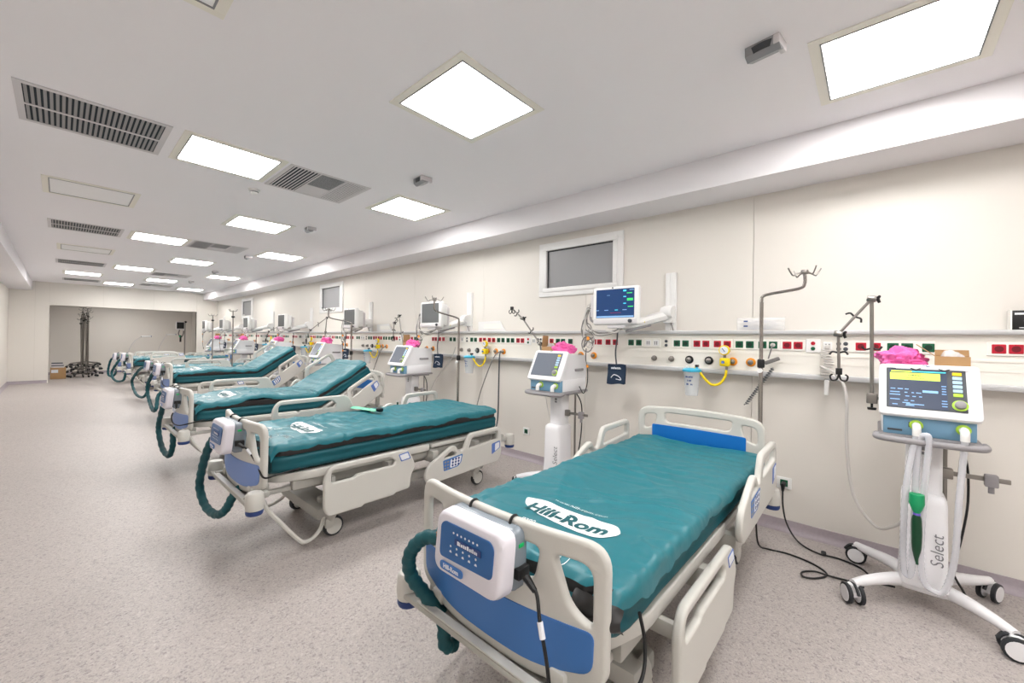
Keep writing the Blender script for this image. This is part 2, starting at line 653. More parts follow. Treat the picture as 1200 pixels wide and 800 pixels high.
lf, lip, ld, ldo = light_parts()
for row in 'bmcl':
    seq = sorted([q for q in LT if q[3] == row], key=lambda q: -q[1])
    for k, (x, y, lit, _) in enumerate(seq):
        t = thing('ceiling_light', '%s square ceiling light, %s from the alcove in the %s' % ('lit' if lit else 'unlit', ordinal(k), ROWN[row]),
                  'ceiling light', (x * S + LW / 2, y * S + LL / 2, ZC), 0, 'square ceiling light panels')
        link('frame', lf, t)
        link('lip', lip, t)
        link('diffuser', ld if lit else ldo, t)

# slatted return grilles
W, L = .66, .61
g = MB()
t = .035
g.box(-t, W + t, -t, 0, -.006, .001).box(-t, W + t, L, L + t, -.006, .001).box(-t, 0, 0, L, -.006, .001).box(W, W + t, 0, L, -.006, .001)
g.box(0, W, L * .52 - .012, L * .52 + .012, -.006, .001)
gf = g.mesh('grille_frame', 'vent_frame', 0)
gd = MB().box(0, W, 0, L, -.002, 0).mesh('duct_back', 'duct', 0)
NS = 25
mx = Matrix.Rotation(R(24), 4, 'Y')
sl = MB().box(-.0075, .0075, 0, L * .52 - .014, -.0045, -.0025, mtx=None).mesh('slat', 'slat', 0)
sl2 = MB().box(-.0075, .0075, L * .52 + .014, L, -.0045, -.0025, mtx=None).mesh('slat', 'slat', 0)
for k, (x, y) in enumerate([(-.175, 3.78), (-.10, 8.02), (-.05, 12.25), (.05, 16.3)]):
    t = thing('air_grille', 'slatted grey return air grille, %s from the unlit light panel at the ceiling edge' % ordinal(k) if 0 else
              'grey slatted air grille in the ceiling, %s from the alcove wall' % ordinal(3 - k), 'air grille', (x, y, ZC), 0, 'slatted ceiling grilles')
    link('grille_frame', gf, t)
    link('duct_back', gd, t)
    for i in range(NS):
        for me in (sl, sl2):
            link('slat', me, t, ((i + .5) * W / NS, 0, 0))

# four-zone diffusers
W, L = .68, .64
dfm = MB()
t = .03
dfm.box(-t, W + t, -t, 0, -.005, .001).box(-t, W + t, L, L + t, -.005, .001).box(-t, 0, 0, L, -.005, .001).box(W, W + t, 0, L, -.005, .001)
dfm.box(W * .34, W * .36, 0, L, -.004, .001).box(W * .68, W * .7, 0, L, -.004, .001).box(W * .36, W * .68, L * .56, L * .58, -.004, .001)
dfm.box(W * .36, W * .68, L * .58, L, -.003, .001)
dff = dfm.mesh('diffuser_frame', 'vent_frame', 0)
dfb = MB().box(0, W, 0, L, -.0015, 0).mesh('duct_back', 'duct', 0)
bl = MB().box(-.0055, .0055, 0, L, -.004, -.002).mesh('slat', 'vent_frame', 0)
bl3 = MB().box(-.0085, .0085, 0, L, -.004, -.002).mesh('slat', 'vent_frame', 0)
blx = MB().box(W * .36, W * .68, -.0085, .0085, -.004, -.002).mesh('slat', 'sensor', 0)
for k, (x, y) in enumerate([(1.34, 3.78), (1.42, 8.0), (1.5, 12.9), (1.6, 16.1)]):
    t = thing('air_diffuser', 'square four-zone air diffuser in the ceiling, %s from the alcove wall' % ordinal(3 - k), 'air diffuser', (x, y, ZC), 0, 'square ceiling diffusers')
    link('diffuser_frame', dff, t)
    link('duct_back', dfb, t)
    for i in range(8):
        link('slat', bl, t, ((i + .5) * W * .34 / 8, 0, 0))
    for i in range(9):
        link('slat', bl3, t, (W * .7 + (i + .5) * W * .3 / 9, 0, 0))
    for i in range(14):
        link('slat', blx, t, (0, (i + .5) * L * .56 / 14, 0))

# wedge-shaped grey motion sensors
for k, (x, y, rz) in enumerate([(2.33, .42, R(-98)), (2.235, 3.15, R(-95)), (2.27, 5.78, R(-95)), (2.33, 8.75, R(-95)), (2.4, 11.5, R(-95)), (2.42, 14.2, R(-95))]):
    t = thing('motion_sensor', 'grey wedge-shaped sensor on the ceiling, %s from the alcove wall' % ordinal(5 - k), 'sensor', (x, y, ZC), rz, 'ceiling wedge sensors')
    b = MB()
    pr = [(-.055, 0), (.055, 0), (.05, -.03), (-.02, -.062), (-.052, -.045)]
    b.prism(pr, lambda q: Vector((-.075, q[0], q[1])), lambda q: Vector((.075, q[0], q[1])))
    part('housing', b, 'sensor', t, 0)
    lens = MB()
    lens.grid(lambda u, v: Vector(((u - .5) * .12, -.05 - .012 * math.sin(math.pi * u) + .005 * v, -.012 - v * .034)), 8, 3)
    part('lens', lens, 'sensor_dark', t, 60)
    part('cap', MB().box(.05, .076, -.056, .056, -.045, 0, .004), 'vent_frame', t)
for k, (x, y) in enumerate([(1.30, 4.72), (1.47, 10.6)]):
    t = thing('smoke_detector', 'small round white smoke detector on the ceiling %s' % ('by the larger air diffuser' if k == 0 else 'between the far light panels'), 'smoke detector', (x, y, ZC))
    part('base', MB().lathe([(.052, 0), (.052, -.012), (.046, -.016)], n=20), 'white', t)
    part('sensing_head', MB().lathe([(.036, -.014), (.036, -.034), (.026, -.044), (.006, -.046)], n=20), 'white', t)
    part('slot', MB().lathe([(.0365, -.022), (.0365, -.028)], n=20), 'sensor_dark', t)

# ------------------------------------------------------------------ service rail along the bed wall
XT = 3.82
PITCH_BAY = 2.8
TY0, TY1 = YB + .02, 17.6
trunk = thing('bedhead_service_rail', 'long cream service rail with red and green sockets along the bed wall', 'service rail', (XT, 0, 1.4))
tb = MB().box(0, XW - XT, TY0, TY1, -.135, .168)
tb.box(-.004, 0, TY0, TY1, .0, .012).box(-.003, 0, TY0, TY1, -.06, -.056).box(-.003, 0, TY0, TY1, .13, .134)
part('rail_body', tb, 'trunk', trunk, 0)
part('top_ledge', MB().box(-.035, XW - XT, TY0, TY1, .168, .199, .006), 'trunk_grey', trunk)
part('bottom_ledge', MB().box(-.028, XW - XT, TY0, TY1, -.174, -.135, .008), 'trunk_grey', trunk)
RED = [.444, .516, .943, 1.021, 1.115, 1.191, 1.99, 2.073, 2.173, 2.24, 2.80, 2.876]
GRN = [.609, .683, .773, .851, 1.29, 1.367, 1.737, 1.818, 2.54, 2.64, 2.71]
pl = MB().box(-.008, 0, -.082, .082, .04, .125, .003, 1).mesh('socket_plate', 'plate', 30)


def socket(colour, dark):
    b = MB().box(-.012, -.006, -.029, .029, .054, .110, .003, 1)
    d = MB().lathe([(.019, -.0125), (.019, -.0128)], ax=(1, 0, 0), o=(0, 0, .082), n=14)
    return b.mesh('socket', colour, 30), d.mesh('socket_well', dark, 0)


rs, rd = socket('red', 'red_dark')
gs, gd_ = socket('green', 'green_dark')
dp = MB().box(-.011, -.006, -.026, .026, .054, .110, .003, 1).mesh('data_outlet', 'white', 30)
dsl = MB().box(-.0125, -.010, -.014, -.005, .066, .098).box(-.0125, -.010, .005, .014, .066, .098).mesh('data_slot', 'midgrey', 0)
dot = MB().lathe([(.014, -.006), (.014, -.011), (.006, -.013)], ax=(1, 0, 0), n=12).mesh('earth_stud', 'darkgrey', 40)
for n in range(-1, 6):
    o = n * PITCH_BAY
    for ys, a, b in ((RED, rs, rd), (GRN, gs, gd_)):
        for y in ys:
            if not (TY0 + .1 < y + o < TY1 - .1):
                continue
            s = link('socket', a, trunk, (0, y + o, 0))
            link('socket_well', b, s)
    for y in (.48, .646, .812, .982, 1.153, 1.328, 1.603, 1.777, 2.03, 2.206, 2.59, 2.75, 2.90):
        if TY0 + .1 < y + o < TY1 - .1:
            link('socket_plate', pl, trunk, (0, y + o, 0))
    for y in (1.565, 1.641, 3.064):
        if TY0 + .1 < y + o < TY1 - .1:
            s = link('data_outlet', dp, trunk, (0, y + o, 0))
            link('data_slot', dsl, s)
    for y in (1.467, 2.96, 3.0):
        for z in (.062, .1):
            if TY0 + .1 < y + o < TY1 - .1:
                link('earth_stud', dot, trunk, (0, y + o, z))
    y = 3.151 + o
    if TY0 + .1 < y < TY1 - .1:
        sw = part('nurse_call_plate', MB().box(-.01, 0, -.045, .045, .03, .13, .003, 1), 'white', trunk, 30, (0, y, 0))
        part('button', MB().lathe([(.014, -.010), (.014, -.014)], ax=(1, 0, 0), o=(0, .0, .1), n=12), 'red', sw)
        part('button', MB().lathe([(.014, -.010), (.014, -.014)], ax=(1, 0, 0), o=(0, .0, .06), n=12), 'green', sw)
# gas outlets
go_ring = MB().lathe([(.036, 0), (.036, -.008), (.03, -.014)], ax=(1, 0, 0), n=20)
go_plug = MB().lathe([(.021, -.012), (.021, -.03), (.012, -.034), (.012, -.04), (.004, -.042)], ax=(1, 0, 0), n=14)
r_or, r_bk, r_wh = go_ring.mesh('gas_outlet', 'orange', 40), go_ring.mesh('gas_outlet', 'black', 40), MB().lathe([(.026, 0), (.026, -.01)], ax=(1, 0, 0), n=16).mesh('gas_outlet', 'steel', 40)
g_pl = go_plug.mesh('outlet_valve', 'steel', 40)
for n in range(-1, 6):
    for y, me in ((1.58, r_wh), (1.417, r_wh), (1.256, r_bk), (1.089, r_bk), (.90, r_or), (.765, r_or), (2.403, r_or), (2.243, r_or), (.323, r_wh), (.0, r_wh)):
        yy = y + n * PITCH_BAY
        if (n > -1 and y in (.323, .0)) or (n < 0 and y > 2):
            continue
        if TY0 + .1 < yy < TY1 - .1:
            g = link('gas_outlet', me, trunk, (0, yy, -.064))
            link('outlet_valve', g_pl, g)

# ------------------------------------------------------------------ beds
def arcpath(angle, s0=1.32, w=.12):
    """deck line along the bed: position x,z (relative to the flat deck) and slope at s"""
    N = 240
    xs, zs, an = [0], [0], [0]
    ds = 2.4 / N
    for i in range(1, N + 1):
        s = i * ds
        t = min(1, max(0, (s - s0 + w) / (2 * w)))
        a = angle * t * t * (3 - 2 * t)
        xs.append(xs[-1] + math.cos(a) * ds)
        zs.append(zs[-1] + math.sin(a) * ds)
        an.append(a)

    def f(s, h):
        if s < 0:
            return s, h
        i = min(N, int(s / ds))
        fr = min(s / ds - i, 1) * ds
        a = an[i]
        return xs[i] + math.cos(a) * fr - math.sin(a) * h, zs[i] + math.sin(a) * fr + math.cos(a) * h
    return f


# -- shared bed meshes (local: x from footboard to head, y across, z up)
def board(outline, holes, th, bulge, x0):
    v, f = slice_x(plate([outline] + holes, th, .013, 3))
    mb = MB()
    mb.add([Vector((x0 + q.z - bulge * (1 - (q.x / .46) ** 2), q.x, q.y)) for q in v], f)
    return mb


fo_out = rpoly([(-.455, .92, .085), (.455, .92, .085), (.45, .50, .05), (.25, .435, .2), (-.25, .435, .2), (-.45, .50, .05)], n=7)
fo_c = rpoly([(-.225, .855, .03), (.225, .855, .03), (.20, .735, .04), (-.20, .735, .04)])
fo_s = lambda s: rpoly([(s * .275, .85, .03), (s * .405, .85, .05), (s * .405, .66, .03), (s * .33, .70, .06)])
FOOTB = board(fo_out, [fo_c, fo_s(1), fo_s(-1)], .004, .05, 0).mesh('footboard', 'bed')


def strip(outline, dx, bulge, x0, flip=1):
    v, f = slice_x(plate([outline], .001, .001, 1))
    mb = MB()
    mb.add([Vector((x0 + flip * q.z - bulge * (1 - (q.x / .46) ** 2) + dx, q.x, q.y)) for q in v], f)
    return mb


def sub_line(poly, n=8):
    out = []
    for a, b in zip(poly, poly[1:] + poly[:1]):
        for k in range(n if (a - b).length > .1 else 1):
            out.append(a.lerp(b, k / (n if (a - b).length > .1 else 1)))
    return out


bl_out = sub_line(rpoly([(-.415, .655, .03), (-.10, .64, .1), (.10, .64, .1), (.415, .655, .03), (.41, .53, .04), (.22, .475, .15), (-.22, .475, .15), (-.41, .53, .04)]))
FOOT_BLUE = [strip(bl_out, -.018, .05, 0).mesh('blue_panel', c) for c in ('blue', 'blue_light')]
FOOTB_TOP = None
he_out = rpoly([(-.465, 1.0, .09), (.465, 1.0, .09), (.46, .64, .04), (-.46, .64, .04)], n=7)
he_out = sub_line(he_out)
he_out = [Vector((p.x, p.y - .022 * (p.x / .46) ** 2)) for p in he_out]
he_c = rpoly([(-.255, .945, .03), (.255, .945, .03), (.235, .87, .03), (-.235, .87, .03)])
he_s = lambda s: rpoly([(s * .31, .93, .03), (s * .415, .92, .04), (s * .415, .80, .03), (s * .335, .83, .05)])
HEADB = board(he_out, [he_c, he_s(1), he_s(-1)], .006, -.035, 2.2).mesh('headboard', 'bed')
hb_out = sub_line(rpoly([(-.345, .845, .012), (.345, .845, .012), (.345, .70, .012), (-.345, .70, .012)]))
HEAD_BLUE = strip(hb_out, -.021, -.035, 2.2).mesh('blue_panel', 'blue_head')


def rail_mesh(outline, holes):
    v, f = plate([outline] + holes, .006, .012, 3)
    return v, f


fr_out = rpoly([(.03, 0, .04), (.28, 0, .005), (.30, .012, .005), (.55, .012, .005), (.57, .026, .005), (.70, .03, .03), (.71, .14, .05), (.755, .20, .03), (.70, .315, .04), (.655, .355, .05), (.05, .355, .06), (.0, .28, .04), (.0, .06, .05)])
fr_h = rpoly([(.05, .315, .03), (.52, .318, .03), (.56, .28, .02), (.545, .25, .012), (.24, .25, .01), (.215, .232, .01), (.05, .232, .02)])
FRV = rail_mesh(fr_out, [fr_h])
hr_out = rpoly([(.04, 0, .06), (.90, .03, .05), (.945, .10, .06), (.94, .345, .05), (.90, .375, .05), (.50, .37, .05), (.43, .225, .04), (.385, .225, .03), (.33, .29, .04), (.28, .285, .04), (.03, .165, .06), (.0, .07, .05)])
hr_h1 = rpoly([(.535, .325, .03), (.89, .335, .025), (.895, .255, .02), (.50, .232, .02)])
hr_h2 = rpoly([(.205, .20, .015), (.305, .25, .02), (.35, .215, .012), (.33, .197, .008)])
HRV = rail_mesh(hr_out, [hr_h1, hr_h2])


def to_side(vf, s, name, m='bed'):
    mb = MB()
    mb.add([Vector((q.x, s * q.z, q.y)) for q in vf[0]], vf[1])
    return mb.mesh(name, m)


FR_ME, HR_ME = to_side(FRV, 1, 'foot_rail'), to_side(HRV, 1, 'head_rail')


def side_plate(poly, s, y, m, name):
    v, f = plate([poly], .0006, .0006, 0)
    mb = MB()
    mb.add([Vector((q.x, s * y + s * q.z, q.y)) for q in v], f)
    return mb.mesh(name, m)


lab_poly = rpoly([(.585, .325), (.675, .335), (.70, .275), (.61, .265)], .008)
lab_in = rpoly([(.595, .318), (.668, .326), (.688, .282), (.615, .274)], .006)
ctl_poly = rpoly([(.19, .18), (.42, .20), (.40, .125), (.36, .095), (.20, .085)], .012)
ctl_in = rpoly([(.275, .174), (.405, .188), (.388, .125), (.345, .103), (.27, .1)], .01)
map_poly = rpoly([(.80, .22), (.915, .235), (.915, .16), (.80, .115)], .012)
map_in = rpoly([(.845, .213), (.905, .222), (.905, .165), (.845, .14)], .01)
SIDE = {}
for s in (-1, 1):
    SIDE[s] = dict(lab=side_plate(lab_poly, s, .0185, 'label_blue', 'rail_label'), labi=side_plate(lab_in, s, .0195, 'label_white', 'label_field'),
                   ctl=side_plate(ctl_poly, s, .0185, 'blue', 'control_panel'), ctli=side_plate(ctl_in, s, .0195, 'label_white', 'key_field'),
                   mp=side_plate(map_poly, s, .0185, 'label_blue', 'rail_label'), mpi=side_plate(map_in, s, .0195, 'label_white', 'label_field'))
    k = MB()
    for i in range(3):
        for j in range(3):
            k.lathe([(.011, 0), (.011, .001)], o=(.298 + i * .034 + j * .002, s * .0205, .118 + j * .026), ax=(0, s, 0), n=8)
    SIDE[s]['keys'] = k.mesh('keys', 'blue_dark', 0)
    k = MB()
    for i in range(2):
        for j in range(3):
            k.cbox((.215 + i * .032, s * .0195, .105 + j * .028), (.022, .002, .016), .003, 1)
    SIDE[s]['keys2'] = k.mesh('keys', 'midgrey', 0)

# chassis
ch = MB()
ch.box(.42, 2.02, -.27, -.21, .20, .28, .012).box(.42, 2.02, .21, .27, .20, .28, .012)
ch.box(.36, .56, -.37, .37, .15, .24, .03).box(1.87, 2.05, -.37, .37, .15, .24, .03)
ch.box(.62, .82, -.12, .12, .24, .47, .02).box(1.6, 1.8, -.12, .12, .24, .47, .02)
CHASSIS = ch.mesh('chassis', 'bed_grey')
up_ = MB()
up_.box(.18, 2.1, -.40, -.34, .43, .50, .012).box(.18, 2.1, .34, .40, .43, .50, .012)
for x in (.25, .75, 1.2, 1.7, 2.05):
    up_.box(x - .03, x + .03, -.36, .36, .44, .49, .008)
up_.box(.45, .75, -.22, .22, .36, .44, .02).box(1.2, 1.5, -.3, .3, .37, .44, .015)
for s in (-1, 1):
    up_.box(.40, .43, min(s * .36, s * .51), max(s * .36, s * .51), .44, .50, .006).box(.86, .92, min(s * .36, s * .49), max(s * .36, s * .49), .40, .5, .006)
    up_.box(1.3, 1.36, min(s * .36, s * .49), max(s * .36, s * .49), .40, .5, .006).box(1.8, 1.86, min(s * .36, s * .49), max(s * .36, s * .49), .40, .5, .006)
UPFRAME = up_.mesh('upper_frame', 'bed_grey')
dk_out = rpoly([(.04, -.36, .12), (.30, -.44, .05), (1.3, -.44, .01), (1.3, .44, .01), (.30, .44, .05), (.04, .36, .12)], n=7)
v, f = plate([dk_out], .022, .008, 2)
dk = MB()
dk.add([Vector((q.x, q.y, .53 + q.z)) for q in v], f)
DECK = dk.mesh('foot_deck', 'bed')
BACKDECK = MB().box(0, .82, -.43, .43, -.02, .02, .012).mesh('back_deck', 'bed')
# caster
cf = MB()
cf.lathe([(.03, .24), (.045, .21), (.05, .165), (.04, .14), (.03, .12)], n=14)
cf.box(-.045, .02, -.03, .03, .07, .15, .015)
cf.box(-.035, .045, .027, .034, .045, .12, .008)
CAST = cf.mesh('caster', 'bed')
tyre = MB().lathe([(.060, -.020), (.072, -.016), (.075, 0), (.072, .016), (.060, .020)], o=(.025, 0, .075), ax=(0, 1, 0), n=24).mesh('tyre', 'rubber')
hub = MB().lathe([(.012, -.026), (.058, -.022), (.060, 0), (.058, .022), (.012, .026)], o=(.025, 0, .075), ax=(0, 1, 0), n=20).mesh('wheel_disc', 'bed')
# foot end bars, bumpers, push bar
fb = MB()
fb.box(-.115, -.075, -.47, .47, .42, .445, .008).box(-.07, -.02, -.42, .42, .405, .425, .006).box(-.02, .04, -.40, .40, .43, .47, .01)
fb.box(-.10, .30, -.37, -.33, .43, .46, .008).box(-.10, .30, .33, .37, .43, .46, .008)
FBAR = fb.mesh('foot_bar', 'bed_grey')
FBAR2 = MB().box(-.112, -.078, -.36, .36, .445, .452, .002).mesh('foot_bar_cover', 'bed')
bp = MB()
bp.lathe([(.03, .40), (.05, .405), (.054, .44), (.05, .50), (.04, .512), (.015, .515)], n=16)
BUMP = bp.mesh('bumper', 'bed')
BROLL = MB().lathe([(.03, .37), (.045, .374), (.05, .385), (.05, .398), (.04, .405)], n=16).mesh('bumper_roller', 'blue_dark')
PUSH = [MB().tube(catmull([(.0, q * .40, .42), (.02, q * .41, .36), (.12, q * .425, .22), (.21, q * .435, .10), (.25, q * .43, .068), (.31, q * .42, .07), (.38, q * .39, .11), (.42, q * .345, .18)], 5), .014, 8).mesh('brake_bar', 'bed') for q in (-1, 1)]
CORNER = MB().box(-.06, .06, -.03, .03, .44, .50, .012).mesh('board_post', 'bed')


def bed(xf, yc, angle, label, rails, dz=0, blue=1, head=1):
    """rails: (near foot, far foot, near head, far head); 1 raised, 0 lowered"""
    t = thing('hospital_bed', label, 'bed', (xf, yc, 0), 0, 'hospital beds along the service rail')
    U = (0, 0, dz)
    link('chassis', CHASSIS, t)
    if dz:
        part('lift_column', MB().box(.66, .78, -.08, .08, .44, .47 + dz, .01).box(1.64, 1.76, -.08, .08, .44, .47 + dz, .01), 'bed_grey', t)
    link('upper_frame', UPFRAME, t, U)
    link('foot_deck', DECK, t, U)
    pf = arcpath(R(angle))
    px, pz = pf(1.33, 0)
    link('back_deck', BACKDECK, t, (px, 0, .53 + dz + pz), (0, -R(angle), 0))
    for x in (.47, 1.955):
        for y in (-.335, .335):
            c = link('caster', CAST, t, (x, y, 0))
            c.rotation_euler = (0, 0, 0 if y < 0 else .4)
            link('tyre', tyre, c)
            link('wheel_disc', hub, c)
    link('foot_bar', FBAR, t, U)
    link('foot_bar_cover', FBAR2, t, U)
    for me in PUSH:
        link('brake_bar', me, t, U)
    for s in (-1, 1):
        b = link('bumper', BUMP, t, (-.07, s * .475, dz))
        link('bumper_roller', BROLL, b)
        b = link('bumper', BUMP, t, (2.3, s * .49, dz - .02))
        link('bumper_roller', BROLL, b)
        link('board_post', CORNER, t, (.0, s * .30, dz))
        link('board_post', CORNER, t, (2.2, s * .34, dz))
    part('head_bar', MB().box(2.08, 2.30, -.50, -.46, .43, .47, .01).box(2.08, 2.30, .46, .50, .43, .47, .01).box(2.16, 2.22, -.48, .48, .43, .50, .01).box(2.16, 2.20, -.36, -.31, .48, .66).box(2.16, 2.20, .31, .36, .48, .66), 'bed_grey', t, loc=U)
    f_ = link('footboard', FOOTB, t, U)
    link('blue_panel', FOOT_BLUE[0 if blue else 1], f_)
    if head:
        h_ = link('headboard', HEADB, t, U)
        link('blue_panel', HEAD_BLUE, h_)
    for i, (s, kind) in enumerate(((-1, 'f'), (1, 'f'), (-1, 'h'), (1, 'h'))):
        raised = rails[i]
        D = SIDE[s]
        if kind == 'f':
            z = .57 if raised else .235
            o = link('foot_rail', FR_ME, t, (.335, s * .525, z + dz))
            link('rail_label', D['lab'], o)
            link('label_field', D['labi'], o)
            for xa in (.12, .55):
                part('rail_arm', MB().box(xa, xa + .05, -s * .03 - .012, -s * .03 + .012, -.05 if raised else .10, .20, .005), 'bed_grey', o)
        else:
            h = (.50 if raised else .235) - .53
            x0, z0 = pf(1.18, h)
            a = R(angle)
            if angle:
                # hinge with the backrest
                px, pz = pf(1.33, 0)
                x0, z0 = px + math.cos(a) * -.12 - math.sin(a) * h, pz + math.sin(a) * -.12 + math.cos(a) * h
            o = link('head_rail', HR_ME, t, (x0, s * .525, .53 + z0 + dz), (0, -a, 0))
            for nm, k in (('control_panel', 'ctl'), ('key_field', 'ctli'), ('keys', 'keys'), ('keys', 'keys2'), ('rail_label', 'mp'), ('label_field', 'mpi')):
                link(nm, D[k], o)
            for xa, ze in ((.16, .15), (.6, .2)):
                part('rail_arm', MB().box(xa, xa + .06, -s * .03 - .012, -s * .03 + .012, -.02 if raised else .08, ze, .005), 'bed_grey', o)
    return t


def mattress(xf, yc, angle, seed, label, dz=0, mode='normal'):
    t = thing('air_mattress', label, 'mattress', (xf, yc, 0), 0, 'teal air mattresses')
    pf = arcpath(R(angle))
    z0 = .56 + dz
    L0, L1 = .05, 2.13
    W = .435

    def hprof(s):
        return 1
    # foam base with rounded foot corners
    def base(u, v):
        s = L0 + (L1 - L0) * u
        ang = 2 * math.pi * v - math.pi * .75
        c, sn = math.cos(ang), math.sin(ang)
        k = 5
        r = 1 / (abs(c) ** k + abs(sn) ** k) ** (1 / k)
        foot = math.sqrt(max(0, 1 - (1 - min(1, (s - L0) / .12)) ** 2)) if s < L0 + .12 else 1
        w = (W + .012 - .045 * (1 - foot)) + .004 * n1(s * 4, ang * 2, seed)
        y = w * c * r
        h = .076 + .076 * sn * r
        # horizontal seam
        if abs(sn * r) < .25 and abs(c) > .5:
            y *= .988
        x, z = pf(s, h)
        return Vector((x, y, z0 + z))
    mb = MB().grid(base, 44, 40)
    # end caps
    ring0 = [base(0, j / 40) for j in range(41)]
    ring1 = [base(1, j / 40) for j in range(41)]
    mb.add(ring0, [tuple(range(41))])
    mb.add(ring1, [tuple(range(41))])
    part('base_layer', mb, 'teal_base', t, 50)

    # loose top cover
    H = .185 if mode == 'front' else .208

    def top(s, y):
        e = .012 * math.exp(-((abs(y) - .3) / .12) ** 2)
        w = .010 * n1(s * 3.1, y * 3.3, seed) + .005 * n1(s * 9, y * 4 + s * 2, seed + 5)
        ridge = .0042 * math.sin(s * 2 * math.pi / .105) * min(1, max(0, (s - .8) / .4)) * max(0, 1 - (abs(y) / .43) ** 4)
        fold = .010 * max(0, n1(s * 7 + y * 5, y * 2 - s * 1.5, seed + 9)) * (1.3 - min(1, s))
        ft = 1.0 if s < .75 else max(.35, 1.0 - (s - .75) * 1.2)
        fold += .011 * max(0, 1 - abs(n1(s * 5 + y * 2.6, y * 1.2, seed + 21)) * 7) * ft
        fold += .009 * max(0, 1 - abs(n1(s * 3.2 - y * 4.6, s * .8 + 4, seed + 31)) * 6) * ft
        fold += .006 * max(0, 1 - abs(n1(s * 11 + y * 1.4, y * 2.4, seed + 41)) * 5) * (.5 + .5 * ft)
        fl = (abs(s - .40) < .2 and abs(y) < .36)
        if fl:
            fold *= .45
        knee = .035 * math.exp(-((s - .62) / .22) ** 2) if mode == 'knee' else 0
        sag = -.03 * math.exp(-(s / .12) ** 2)
        return H + e + w + ridge + fold + knee + sag

    nu, nv = 170, 76

    def cov(u, v):
        s = L0 - .02 + (L1 - L0 + .02) * u
        q = (v - .5) * 2
        side = 1 if q > 0 else -1
        flat = .455
        drop = .036 + .020 * n1(s * 4, side * 3, seed + 2) + .010 * n1(s * 11, side, seed)
        if mode == 'front' and side < 0:
            drop += .03 * math.exp(-((s - .3) / .15) ** 2) + .008 - .02 * math.exp(-((s - .03) / .08) ** 2)
            flat += .012
        tot = flat + drop
        d = abs(q) * tot
        bend = .03
        wob = .010 * n1(s * 8, side * 2, seed + 3)
        if d < flat - bend:
            y, h = d, top(s, side * d)
        else:
            e = d - (flat - bend)
            a = min(1, e / (bend * 1.57)) * math.pi / 2
            y = flat - bend + bend * math.sin(a)
            h = top(s, side * (flat - bend)) - bend * (1 - math.cos(a))
            if e > bend * 1.57:
                h -= e - bend * 1.57
                y += .25 * (e - bend * 1.57) * .3 + wob * (e / .1)
        y *= 1 - .05 * math.exp(-((s - L0) / .08) ** 2)
        fo = max(0, 1 - (s - (L0 - .02)) / .06)
        h -= .035 * fo * fo + .02 * fo * (1 + n1(y * 8, seed))
        x, z = pf(s, h)
        return Vector((x, side * y, z0 + z))
    cv = part('cover', MB().grid(cov, nu, nv), 'teal', t, 180)

    # black skirt between base and cover
    def sk(u, v):
        ps = u * 3
        h = .132 + v * (.062 if mode != 'front' else .045)
        wob = .010 * n1(u * 40, v * 3, seed) + .006 * math.sin(v * 3.14)
        if ps < 1:
            s, y = L1 - .02 + (L0 + .06 - L1) * ps, -(W + .006 + wob)
        elif ps < 2:
            s, y = L0 - .008 - wob, -(W - .03) + 2 * (W - .03) * (ps - 1)
            if ps < 1.05 or ps > 1.95:
                s += .03
        else:
            s, y = L0 + .06 + (L1 - .08 - L0) * (ps - 2), W + .006 + wob
        x, z = pf(s, h)
        return Vector((x, y, z0 + z))
    part('zip_skirt', MB().grid(sk, 120, 3), 'skirt', t, 60)
    # ---- print on the cover: patch in the cover's own plane coordinates (a along y towards near side, b along x)

    def print_geo(vf, s_c, y_c, m, name, parent, lift=.002, cuts=0, rot=0):
        bm = bmesh.new()
        vv = [bm.verts.new(q) for q in vf[0]]
        for f__ in vf[1]:
            try:
                bm.faces.new([vv[i] for i in f__])
            except ValueError:
                pass
        bmesh.ops.triangulate(bm, faces=bm.faces[:])
        for _ in range(cuts):
            le = [e for e in bm.edges if e.calc_length() > .025]
            if le:
                bmesh.ops.subdivide_edges(bm, edges=le, cuts=1)
                bmesh.ops.triangulate(bm, faces=bm.faces[:])
        bm.verts.index_update()
        mb = MB()
        ca, sa = math.cos(rot), math.sin(rot)
        pts = []
        for q in bm.verts:
            a, b = q.co.x * ca - q.co.y * sa, q.co.x * sa + q.co.y * ca
            s, y = s_c + b, y_c - a
            x, z = pf(s, top(s, y) + lift)
            pts.append(Vector((x, y, z0 + z)))
        mb.add(pts, [[w.index for w in fc.verts] for fc in bm.faces])
        bm.free()
        return part(name, mb, m, parent, 180)

    def flat(vf):
        return [(Vector((q.x, q.y, 0))) for q in vf[0]], vf[1]

    def pill(w, h, r, wav=0):
        p = rpoly([(-w, h * .6, .02), (-w * .72, h, .03), (w * .8, h * .82, .05), (w, 0, .06), (w * .8, -h, .05), (-w * .35, -h * .7, .05), (-w * .85, -h * .15, .04)], n=6)
        return [Vector((q.x, q.y, 0)) for q in p], [tuple(range(len(p)))]
    sc_, yc_ = (.385, -.03)
    lg = print_geo(pill(.265, .088, .05), sc_, yc_, 'logo_white', 'logo_patch', cv, .0025, 4)
    print_geo(flat(text_geo('Hill-Rom', .113, bold=.0045, extrude=0)), sc_ - .012, yc_ - .005, 'logo_teal', 'logo_lettering', cv, .004, 2)
    print_geo(flat(text_geo('www.hill-rom.com', .034, extrude=0, spacing=1.1)), sc_ + .135, yc_ + .01, 'logo_white', 'web_lettering', cv, .0035, 1)
    print_geo(flat(text_geo('P280', .038, extrude=0)), sc_ - .14, yc_ + .10, 'logo_white', 'model_lettering', cv, .0035, 1)
    # warning pictograms near the foot end

